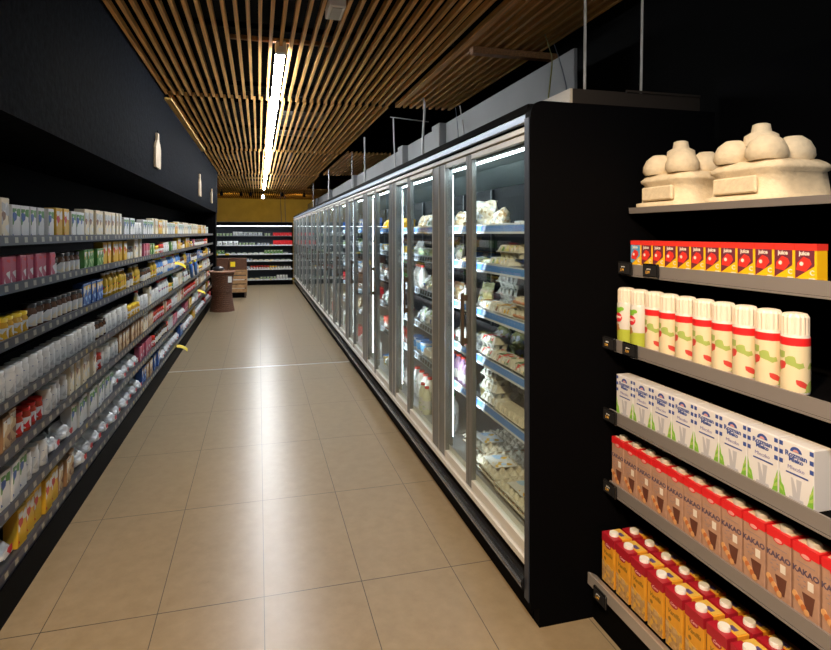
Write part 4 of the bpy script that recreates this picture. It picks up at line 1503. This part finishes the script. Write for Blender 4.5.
# slatted wooden crate stand with wicker trays on top
cr = empty('crate_stand', (-0.66, 14.5, 0))
tag(cr, 'wooden slatted crate stand behind the wicker basket', 'crate')
b = MB()
cx0, cx1, cy0, cy1 = -0.42, 0.38, -0.25, 0.25
for i in range(5):
    z = 0.14 + i * 0.107
    b.box(cx0, cx1, cy0, cy0 + 0.015, z, z + 0.085, WOOD, 0.002)
    b.box(cx1 - 0.015, cx1, cy0 + 0.016, cy1, z, z + 0.085, WOOD, 0.002)
    b.box(cx0, cx0 + 0.015, cy0 + 0.016, cy1, z, z + 0.085, WOOD, 0.002)
part('side_slats', b, cr)
b = MB()
for x in (cx0 + 0.016, cx1 - 0.055):
    for y in (cy0 + 0.016, cy1 - 0.04):
        b.box(x, x + 0.04, y, y + 0.03, 0.0, 0.665, mat('crate_dark', (0.10, 0.06, 0.04), 0.6))
b.box(cx0 + 0.06, cx1 - 0.06, cy0 + 0.05, cy1 - 0.05, 0.0, 0.12, BLACK)
part('posts', b, cr)
part('top_board', MB().box(cx0, cx1, cy0, cy1, 0.666, 0.69, WOOD, 0.003), cr)
for i, (x0_, x1_) in enumerate(((-0.40, -0.06), (-0.05, 0.37))):
    t = empty('wicker_tray', (-0.66 + (x0_ + x1_) / 2, 14.49, 0.692))
    hw = (x1_ - x0_) / 2
    tag(t, ('left brown wicker tray on the wooden crate stand', 'right brown wicker tray on the crate stand, yellow card on it')[i], 'tray', 'wicker trays on the crate stand')
    b = MB()
    b.box(-hw, hw, -0.24, -0.222, 0, 0.26, WICKER, 0.004)
    b.box(-hw, hw, 0.222, 0.24, 0, 0.26, WICKER, 0.004)
    b.box(-hw, -hw + 0.018, -0.222, 0.222, 0, 0.26, WICKER, 0.004)
    b.box(hw - 0.018, hw, -0.222, 0.222, 0, 0.26, WICKER, 0.004)
    b.box(-hw + 0.018, hw - 0.018, -0.222, 0.222, 0, 0.02, WICKER)
    part('woven_sides', b, t)
    part('rim', MB().tube([(-hw + .01, -.235, .268), (hw - .01, -.235, .268), (hw - .01, .235, .268), (-hw + .01, .235, .268), (-hw + .01, -.235, .268)], 0.012, WICKER, 6), t)
    if i:
        part('price_card', MB().box(-0.17, -0.06, -0.247, -0.2415, 0.08, 0.20, YEL_M), t)
    for q in range(2 if i == 0 else 3):
        inst('carton_white', (t.location.x - hw + 0.09 + q * 0.12, 14.33, 0.714), PI / 2, ordw(q + 1) + (' white packet in the left wicker tray', ' white packet in the right wicker tray')[i],
             'box', 'packets in the wicker trays', KINDS['carton_white'][0], False)
# ------------------------------------------------------------------ open display case at the right
dc = empty('open_display_case', (1.4, 1.4, 0))
tag(dc, 'open black display case attached to the end of the fridges', 'display case')
dy0, dy1 = 0.55, 2.032


def dpart(name, mb, parent=dc, loc=None, label=None):
    o = part(name, mb, parent, loc, label)
    if parent is dc:
        o.location = -dc.location
    return o


dpart('base', MB().prism([(1.345, 0.0), (1.345, 0.03), (1.335, 0.14), (1.335, 0.165), (2.2, 0.165), (2.2, 0.0)], 'y', dy0, dy1, BLACK))
dpart('back_panel', MB().box(1.98, 2.02, dy0, dy1, 0.166, 2.3, BLACK))
dpart('lower_lip', MB().prism([(1.318, 0.150), (1.334, 0.150), (1.334, 0.1655), (1.36, 0.1655), (1.36, 0.175), (1.326, 0.195), (1.320, 0.195)], 'y', dy0, dy1, mat('lip_metal', (0.5, 0.46, 0.44), 0.35, 0.5)))
DS = [(1.41, 0.571), (1.41, 0.87), (1.41, 1.167), (1.475, 1.474), (1.50, 1.705)]
LIP = mat('display_lip', (0.30, 0.275, 0.27), 0.35, 0.4)
DTXT = mat('tag_amber', (0.75, 0.42, 0.08), 0.5)
DTXW = mat('tag_white', (0.7, 0.7, 0.68), 0.5)


def text_mb(body, size, m, bold=0.0, align='CENTER', shear=0.0, depth=0.0003):
    cu = bpy.data.curves.new('word', 'FONT')
    cu.body = body
    cu.size = size
    cu.align_x = align
    cu.extrude = depth
    cu.offset = bold
    cu.shear = shear
    cu.resolution_u = 2
    o = bpy.data.objects.new('word', cu)
    COL.objects.link(o)
    me = bpy.data.meshes.new_from_object(o.evaluated_get(bpy.context.evaluated_depsgraph_get()))
    mb = MB()
    mb.add([(-p.co.z, -p.co.x, p.co.y) for p in me.vertices], [tuple(f.vertices) for f in me.polygons], m)
    bpy.data.objects.remove(o)
    bpy.data.meshes.remove(me)
    return mb


def shift(mb, dx, dy, dz):
    mb.v = [(x + dx, y + dy, z + dz) for x, y, z in mb.v]
    return mb


for i, (xf_, z) in enumerate(DS):
    if i == 4:
        s_ = dpart('shelf', MB().box(xf_ + 0.012, 1.979, dy0, dy1, z - 0.022, z - 0.012, BLACK))
        part('shelf_lip', MB().prism([(xf_ + 0.004, z - 0.024), (xf_ + 0.0119, z - 0.024), (xf_ + 0.0119, z), (xf_, z)], 'y', dy0, dy1 - 0.02, LIP), s_)
    else:
        s_ = dpart('shelf', MB().box(xf_ + 0.012, 1.979, dy0, dy1, z - 0.03, z - 0.018, BLACK))
        part('shelf_lip', MB().prism([(xf_ + 0.002, z - 0.045), (xf_ + 0.0119, z - 0.045), (xf_ + 0.0119, z - 0.003), (xf_ + 0.004, z - 0.003)], 'y', dy0, dy1 - 0.01, LIP), s_)
        part('shelf_edge', MB().box(xf_ - 0.001, xf_ + 0.0019, dy0, dy1 - 0.01, z - 0.052, z - 0.046, LIP), s_)


def tag_holder(x, y, z, label):
    r = empty('price_display', (x, y, z))
    tag(r, label, 'price tag', 'black price displays on the display case')
    part('housing', MB().box(-0.012, -0.001, -0.042, 0.042, -0.028, 0.026, BLACKG, 0.003), r)
    part('screen', MB().box(-0.0132, -0.0121, -0.035, 0.035, -0.021, 0.020, mat('screen_dark', (0.02, 0.02, 0.022), 0.3)), r)
    part('printed_words', shift(text_mb('price', 0.011, DTXW), -0.0137, 0.004, 0.003), r)
    part('printed_price', shift(text_mb('2.99', 0.014, DTXT, 0.0002), -0.0137, 0.010, -0.012), r)


TL = [(1.405, 1.995, 0.548, 'price display under the brown cartons, beside the end panel'), (1.405, 1.995, 0.847, 'price display under the milk cartons, beside the end panel'),
      (1.405, 2.0, 1.145, 'left price display under the spray cans'), (1.405, 1.868, 1.145, 'second price display under the spray cans'),
      (1.470, 1.985, 1.455, 'left price display under the small juice boxes'), (1.470, 1.83, 1.455, 'second price display under the small juice boxes'),
      (1.322, 1.94, 0.15, 'price display under the yellow cartons')]
for a in TL:
    tag_holder(*a)


# printed cartons of the display case
def words(b, txt, x, y, z, size, m, bold=0.0, shear=0.0):
    return b.merge(shift(text_mb(txt, size, m, bold, 'CENTER', shear), x, y, z))


BRWN = mat('brown_carton', (0.46, 0.27, 0.19), 0.42, noise=0.12, nscale=30)
DKB = mat('dark_brown_print', (0.13, 0.045, 0.03), 0.4)
REDP = mat('red_print', (0.72, 0.02, 0.025), 0.38)
PALEP = mat('pale_print', (0.78, 0.72, 0.66), 0.45)
ORNG = mat('roll_orange', (0.55, 0.17, 0.05), 0.45)
ORN2 = mat('roll_light', (0.72, 0.38, 0.16), 0.45)
GREYP = mat('grey_print', (0.28, 0.22, 0.24), 0.45)


def brown_carton():
    w, d, h = .074, .065, .195
    b = MB().box(0, d, -w / 2, w / 2, 0, h, BRWN, .0015)
    t = MB().box(-.0006, d + .0006, -w / 2 - .0006, w / 2 + .0006, h * .875, h + .0006, REDP)
    # round red badge and pale ellipse
    e = MB()
    el = [(0.016 * math.cos(2 * PI * i / 16), h * .87 + 0.009 * math.sin(2 * PI * i / 16)) for i in range(16)]
    e.prism(el, 'x', -.0009, -.0003, REDP)
    el2 = [(0.012 * math.cos(2 * PI * i / 16), h * .868 + 0.0055 * math.sin(2 * PI * i / 16)) for i in range(16)]
    e.prism(el2, 'x', -.0013, -.0009, mat('red_pale', (0.8, 0.35, 0.33), 0.4))
    p = MB()
    p.box(-.0008, 0, -.027, .027, h * .75, h * .756, GREYP)
    words(p, 'KAKAO', -.0006, 0.0, h * .60, .022, mat('ink_plum', (0.10, 0.07, 0.12), .45), .0007)
    p.box(-.0008, 0, -.022, -.006, h * .43, h * .55, PALEP)
    for k in range(7):
        a = 2 * PI * k / 7
        p.box(-.0008, 0, .012 + .010 * math.cos(a) - .003, .012 + .010 * math.cos(a) + .003, h * .48 + .014 * math.sin(a), h * .48 + .014 * math.sin(a) + .0025, GREYP)
    g = MB().prism([(.010, h * .36), (-.026, h * .36), (-.018, h * .10), (-.002, h * .10)], 'x', -.0009, 0, DKB)
    r = MB()
    for k in range(5):
        cy, cz = .031 - k * .0085, h * (.27 - k * .042)
        el = [(cy + .008 * math.cos(2 * PI * i / 12), cz + .009 * math.sin(2 * PI * i / 12)) for i in range(12)]
        r.prism(el, 'x', -.0012 - .0001 * k, 0, ORNG if k % 2 else ORN2)
    cap = MB().lathe(d * .42, -.004, [(.018, h + .0006), (.018, h + .012), (.0155, h + .015)], mat('cap_grey', (.5, .47, .42), .35), 18)
    gab = MB().box(.012, d - .012, -w / 2 + .006, w / 2 - .006, h + .0007, h + .0025, mat('top_cream', (.72, .55, .42), .45))
    return [('milk_carton', b), ('red_top', t), ('badge', e), ('printed_words', p), ('printed_glass', g), ('printed_rolls', r), ('cap', cap), ('top_fold', gab)]


for i in range(12):
    inst('brown_carton', (1.432, 1.992 - i * .0815, .5535), 0,
         'brown carton with red top nearest the end panel' if i == 0 else ordw(i + 1) + ' red topped brown carton from the end panel',
         'carton', 'brown cartons with red tops', brown_carton)
    if i < 3:
        inst('brown_carton', (1.505, 1.99 - i * .0815, .5535), 0, ordw(i + 1) + ' brown carton of the row behind, from the end panel', 'carton', 'brown cartons with red tops', brown_carton)

YELC = mat('yellow_carton', (0.78, 0.36, 0.03), 0.42, noise=0.08, nscale=30)
OATP = printed('oat_print', [(0.50, 0.30, 0.12), (0.62, 0.40, 0.18), (0.40, 0.22, 0.08), (0.72, 0.42, 0.06)], 90, 0.5)
DRED = mat('dark_red_print', (0.42, 0.015, 0.03), 0.38)
OLIV = mat('olive_print', (0.30, 0.16, 0.02), 0.45)


def yellow_carton():
    w, d, h = .078, .085, .195
    b = MB().box(0, d, -w / 2, w / 2, 0, h, YELC, .0015)
    o = MB().prism([(-w / 2 + .001, .001), (w / 2 - .001, .001), (w / 2 - .001, h * .44), (-w / 2 + .001, h * .38)], 'x', -.0006, 0, OATP)
    o.prism([(-.0, 0), (d, 0), (d, h * .42), (0, h * .38)], 'y', -w / 2 - .0006, -w / 2, OATP) if False else None
    t = MB().box(-.0006, d * .45, -w / 2 - .0006, w / 2 + .0006, h * .83, h + .0006, DRED)
    e = MB().prism([(0.020 * math.cos(2 * PI * i / 16), h * .80 + 0.012 * math.sin(2 * PI * i / 16)) for i in range(16)], 'x', -.0009, -.0001, DRED)
    words(e, 'Cena', -.0012, 0, h * .80 - .004, .014, mat('pale_pink', (.85, .55, .55), .4), 0, .3)
    p = MB()
    words(p, 'Vanilla', -.0006, 0, h * .60, .022, OLIV, .0005, .35)
    p.prism([(0.018 + 0.007 * math.cos(2 * PI * i / 12), h * .50 + 0.007 * math.sin(2 * PI * i / 12)) for i in range(12)], 'x', -.0008, 0, OLIV)
    side = MB().box(.01, d - .01, -w / 2 - .0008, -w / 2, h * .1, h * .75, mat('side_brown', (.36, .18, .03), .5))
    cap = MB().lathe(d * .33, 0.0, [(.018, h + .0006), (.018, h + .010), (.0165, h + .013)], CAPW, 18)
    fold = MB().box(d * .5, d - .006, -w / 2 + .004, w / 2 - .004, h + .0003, h + .002, mat('top_gold', (.72, .45, .08), .45))
    fold.box(d * .55, d * .75, -.02, .005, h + .002, h + .003, mat('top_blue', (.10, .07, .22), .45))
    return [('milk_carton', b), ('oat_picture', o), ('dark_red_top', t), ('badge', e), ('printed_words', p), ('side_print', side), ('cap', cap), ('top_fold', fold)]


for i in range(11):
    inst('yellow_carton', (1.368, 1.965 - i * .092, .1768), 0,
         'yellow carton with white cap nearest the end panel, bottom shelf' if i == 0 else ordw(i + 1) + ' yellow carton with white cap from the end panel, front row',
         'carton', 'yellow cartons on the bottom shelf', yellow_carton)
    if i < 8:
        inst('yellow_carton', (1.462, 1.962 - i * .092, .1768), 0, ordw(i + 1) + ' yellow carton of the second row, from the end panel', 'carton', 'yellow cartons on the bottom shelf', yellow_carton)

DKBL = mat('navy_print', (0.04, 0.08, 0.32), 0.4)
GRNP = mat('grass_print', (0.20, 0.48, 0.05), 0.45)
GRYP2 = mat('cool_grey_print', (0.48, 0.49, 0.56), 0.45)
MW = mat('milk_white', (0.72, 0.72, 0.76), 0.42)


def milk_carton():
    w, d, h = .102, .065, .165
    b = MB().box(0, d, -w / 2, w / 2, 0, h, MW, .0015)
    c = MB()
    rr = random.Random(3)
    for s in (-1, 1):
        for k in range(6):
            cy = s * (w / 2 - .006)
            cz = h * (.97 - k * .075)
            if k % 2 == 0:
                c.prism([(cy - .0055, cz), (cy + .0055, cz), (cy + .0055, cz - .012), (cy - .0055, cz - .012)], 'x', -.0006, 0, DKBL)
    el = [(.017 * math.cos(PI * i / 12), h * .86 + .015 * math.sin(PI * i / 12)) for i in range(13)]
    c.prism(el, 'x', -.0008, 0, DKBL)
    c.prism([(y * .5, h * .865 + (z - h * .86) * .45) for y, z in el], 'x', -.0012, -.0008, mat('pinkish', (.7, .35, .35), .4))
    words(c, 'Rozman', -.0006, 0, h * .765, .020, DKBL, .0006)
    words(c, 'Mleko', -.0006, 0, h * .69, .017, DKBL, .0006)
    words(c, 'Mleczko', -.0006, 0, h * .555, .015, mat('mid_blue', (.2, .2, .45), .45))
    c.box(-.0008, 0, -.035, .030, h * .475, h * .50, DKBL)
    gs = []
    for s in (-1, 1):
        g = MB()
        gs.append(('grass_print', g))
        for k in range(5):
            y0_ = s * (w / 2 - .001)
            wdt = .006 + .010 * rr.random() + .0012 * k
            g.prism([(y0_, .001 + .0001 * k), (y0_ - s * (wdt + .004), .001), (y0_ - s * wdt * .8, h * (.30 - .045 * k)), (y0_, h * (.44 - .07 * k))], 'x', -.0006 - .0001 * k, 0,
                    GRNP if k % 2 == 0 else mat('light_grass', (.38, .58, .12), .45))
    s_ = MB().prism([(.015, h * .42), (-.017, h * .42), (-.010, h * .08), (.009, h * .08)], 'x', -.0007, 0, GRYP2)
    s_.prism([(.008, h * .42), (-.001, h * .42), (-.003, h * .2)], 'x', -.0011, -.0007, MW)
    s_.prism([(.019, h * .10), (-.021, h * .10), (-.024, h * .03), (.022, h * .03)], 'x', -.0009, 0, GRYP2)
    return [('milk_carton', b), ('blue_print', c)] + gs + [('printed_jug', s_)]


for i in range(8):
    inst('milk_carton', (1.432, 1.947 - i * .106, .8525), 0,
         'blue white and green milk carton beside the end panel' if i == 0 else ordw(i + 1) + ' blue white and green milk carton from the end panel', 'carton',
         'blue white and green milk cartons', milk_carton)

CANW = mat('can_white', (0.66, 0.63, 0.60), 0.32)
CANCAP = mat('can_cap_cream', (0.78, 0.70, 0.60), 0.45)


def spray_can(alt=False):
    def fn():
        r, h = .036, .225
        b = MB().lathe(r, 0, [(r * .96, 0), (r, .004), (r, h * .70), (r * .92, h * .735)], CANW, 24)
        cp = MB()
        seg = 32
        vs, fs = [], []
        prof = [(r * .86, h * .728), (r * .94, h * .735), (r * .94, h * .95), (r * .80, h * .99), (r * .55, h * 1.0)]
        for (q, z) in prof:
            for i in range(seg):
                a = 2 * PI * i / seg
                rr_ = q * (1.0 if i % 2 else 0.93)
                vs.append((r + rr_ * math.cos(a), rr_ * math.sin(a), z))
        for j in range(len(prof) - 1):
            for i in range(seg):
                a, c_ = j * seg + i, j * seg + (i + 1) % seg
                fs.append((a, c_, c_ + seg, a + seg))
        fs.append(tuple(range(4 * seg, 5 * seg)))
        cp.add(vs, fs, CANCAP)

        def wrap(mb):
            mb.v = [(r - (r - x + 0.0002) * math.cos(y / r) if True else x, (r - x) * math.sin(y / r), z) for x, y, z in mb.v]
            return mb

        def disc(cy, cz, ry_, rz_, m, off):
            vs_ = []
            n = 20
            rings = 4
            q = MB()
            vs_.append((off, cy, cz))
            for k in range(1, rings + 1):
                for i in range(n):
                    a = 2 * PI * i / n
                    vs_.append((off, cy + ry_ * k / rings * math.cos(a), cz + rz_ * k / rings * math.sin(a)))
            f_ = [(0, 1 + i, 1 + (i + 1) % n) for i in range(n)]
            for k in range(rings - 1):
                for i in range(n):
                    a, c_ = 1 + k * n + i, 1 + k * n + (i + 1) % n
                    f_.append((a, c_, c_ + n, a + n))
            q.add(vs_, f_, m)
            return wrap(q)
        out = [('spray_can', b), ('cap', cp)]
        if alt:
            out.append(('label_band', MB().lathe(r, 0, [(r * 1.012, h * .03), (r * 1.012, h * .60)], printed('alt_can', [(.72, .62, .42), (.72, .62, .42), (.6, .06, .05), (.35, .45, .12)], 38), 24)))
            out.append(('red_band', MB().lathe(r, 0, [(r * 1.014, h * .60), (r * 1.014, h * .70)], REDP, 24)))
            return out
        out.append(('green_base', MB().lathe(r, 0, [(r * 1.008, h * .01), (r * 1.008, h * .25)], mat('lime_print', (.42, .48, .06), .35), 24)))
        out.append(('green_leaf', disc(.010, h * .59, .022, .012, mat('leaf_green', (.22, .50, .05), .4), -.0006).merge(disc(-.012, h * .62, .012, .008, MATS['leaf_green'], -.0006))))
        out.append(('red_badge', disc(.004, h * .46, .021, .019, mat('can_red', (.70, .03, .05), .35), -.0009)))
        t = text_mb('TONY', .013, CAPW, .0004)
        t = shift(t, -.0012, .004, h * .445)
        out.append(('badge_words', wrap(t)))
        nt_ = MB()
        for k, (cy, cz) in enumerate(((.012, .28), (.004, .31), (.016, .33), (.0, .26), (.009, .24))):
            nt_.merge(disc(cy, h * cz, .006, .007, mat('nut_brown', (.42, .20, .06), .5), -.0008 - .0001 * k))
        out.append(('printed_nuts', nt_))
        return out
    return fn


for i in range(10):
    alt = i >= 2
    inst('can_alt' if alt else 'can_a', (1.436 + (.004 if i == 2 else 0), 1.988 - i * .083, 1.1495), 0,
         ('whipped cream can with red badge beside the end panel', 'second whipped cream can, red badge and green base')[i] if i < 2 else
         ordw(i + 1) + ' cream can from the end panel, with red band', 'can', 'whipped cream cans', spray_can(alt))

JY = mat('juice_yellow', (0.85, 0.50, 0.01), 0.38)
JB = mat('juice_blue', (0.10, 0.33, 0.60), 0.38)
JD = mat('juice_dark', (0.16, 0.03, 0.05), 0.38)


def juice(blue):
    def fn():
        w, d, h = .064, .04, .112
        b = MB().box(0, d, -w / 2, w / 2, 0, h, JY, .001)
        f = MB().prism([(w / 2 - .001, h * .12), (w / 2 - .001, h * .84), (-w / 2 + .006, h * .84), (-w / 2 + .006, h * .45)], 'x', -.0005, 0, JB if blue else JD)
        s_ = MB().prism([(w / 2 - .004, h * .34), (.0, h * .30), (-.018, h * .5), (-.012, h * .62), (.006, h * .68), (w / 2 - .008, h * .52)], 'x', -.0009, -.0004, mat('juice_red', (.75, .04, .03), .35))
        s_.prism([(.012 + .006 * math.cos(PI * i / 6), h * .50 + .006 * math.sin(PI * i / 6)) for i in range(12)], 'x', -.0012, -.0009, PALEP)
        t = MB().box(-.0006, d + .0005, -w / 2 - .0005, w / 2 + .0005, h * .84, h + .0005, mat('juice_red'))
        p = MB()
        words(p, 'juice', -.0006, .004, h * .72, .017, PALEP, .0006)
        words(p, 'C', -.0006, -.019, h * .22, .02, PALEP, .0006)
        p.box(-.0007, 0, -.028, -.010, h * .08, h * .15, PALEP)
        return [('juice_box', b), ('picture_panel', f), ('picture', s_), ('red_top', t), ('printed_words', p)]
    return fn


for i in range(12):
    inst('juice_b' if i == 0 else 'juice_d', (1.497, 1.962 - i * .0665, 1.4565), 0,
         'small juice box with blue picture beside the end panel' if i == 0 else ordw(i + 1) + ' small juice box from the end panel, dark picture', 'juice box', 'small juice boxes', juice(i == 0))


# moulded pulp stack on the top shelf
def pulp_stack():
    b = MB()
    m = mat('pulp_cream', (0.74, 0.62, 0.44), 0.85, noise=0.08, nscale=40, bump=0.3, bscale=90)
    w = .30
    # lower tray: skirt with rounded corner and a raised recess
    def ring(z, ex, ey, n=28, p=7.0):
        out = []
        for i in range(n):
            a = 2 * PI * i / n
            c_, s_ = math.cos(a), math.sin(a)
            rr = (abs(c_) ** p + abs(s_) ** p) ** (-1 / p)
            out.append((.14 + ex * rr * c_, ey * rr * s_, z))
        return out
    lv = [(0, .145, .150), (.004, .150, .155), (.022, .150, .155), (.026, .132, .137), (.085, .125, .128), (.092, .136, .140), (.100, .136, .140), (.112, .122, .126), (.120, .105, .112)]
    vs = []
    for z, ex, ey in lv:
        vs += ring(z, ex, ey)
    n = 28
    fs = [(j * n + i, j * n + (i + 1) % n, (j + 1) * n + (i + 1) % n, (j + 1) * n + i) for j in range(len(lv) - 1) for i in range(n)]
    fs += [tuple(reversed(range(n))), tuple(range((len(lv) - 1) * n, len(lv) * n))]
    b.add(vs, fs, m, True)
    b.box(-.008, .006, -.085, .085, .03, .075, m, .004)
    # upper cups
    c = MB()
    for k, (x, y, r_, z0_, z1_) in enumerate(((.06, .065, .055, .118, .185), (.06, -.065, .055, .118, .185), (.17, .065, .055, .118, .185), (.17, -.065, .055, .118, .185))):
        c.lathe(x, y, [(r_ * .96, z0_), (r_ * 1.12, z0_ + .012), (r_ * 1.08, z0_ + .03), (r_ * .85, z0_ + .052), (r_ * .5, z1_ - .002), (r_ * .45, z1_)], m, 18)
    c.lathe(.11, 0, [(.055, .165), (.05, .195), (.03, .205), (.026, .225), (.018, .228)], m, 16)
    for q_ in (b, c):
        q_.v = [(x, y, z * 1.2) for x, y, z in q_.v]
    return [('egg_tray', b), ('upper_cups', c)]


inst('pulp_stack', (1.525, 1.868, 1.6935), 0, 'cream moulded pulp egg packaging stacked on the top shelf of the display case', 'egg tray', None, pulp_stack)
inst('pulp_stack', (1.525, 1.50, 1.6935), 0, 'second cream pulp stack on the top shelf, farther from the end panel', 'egg tray', None, pulp_stack)
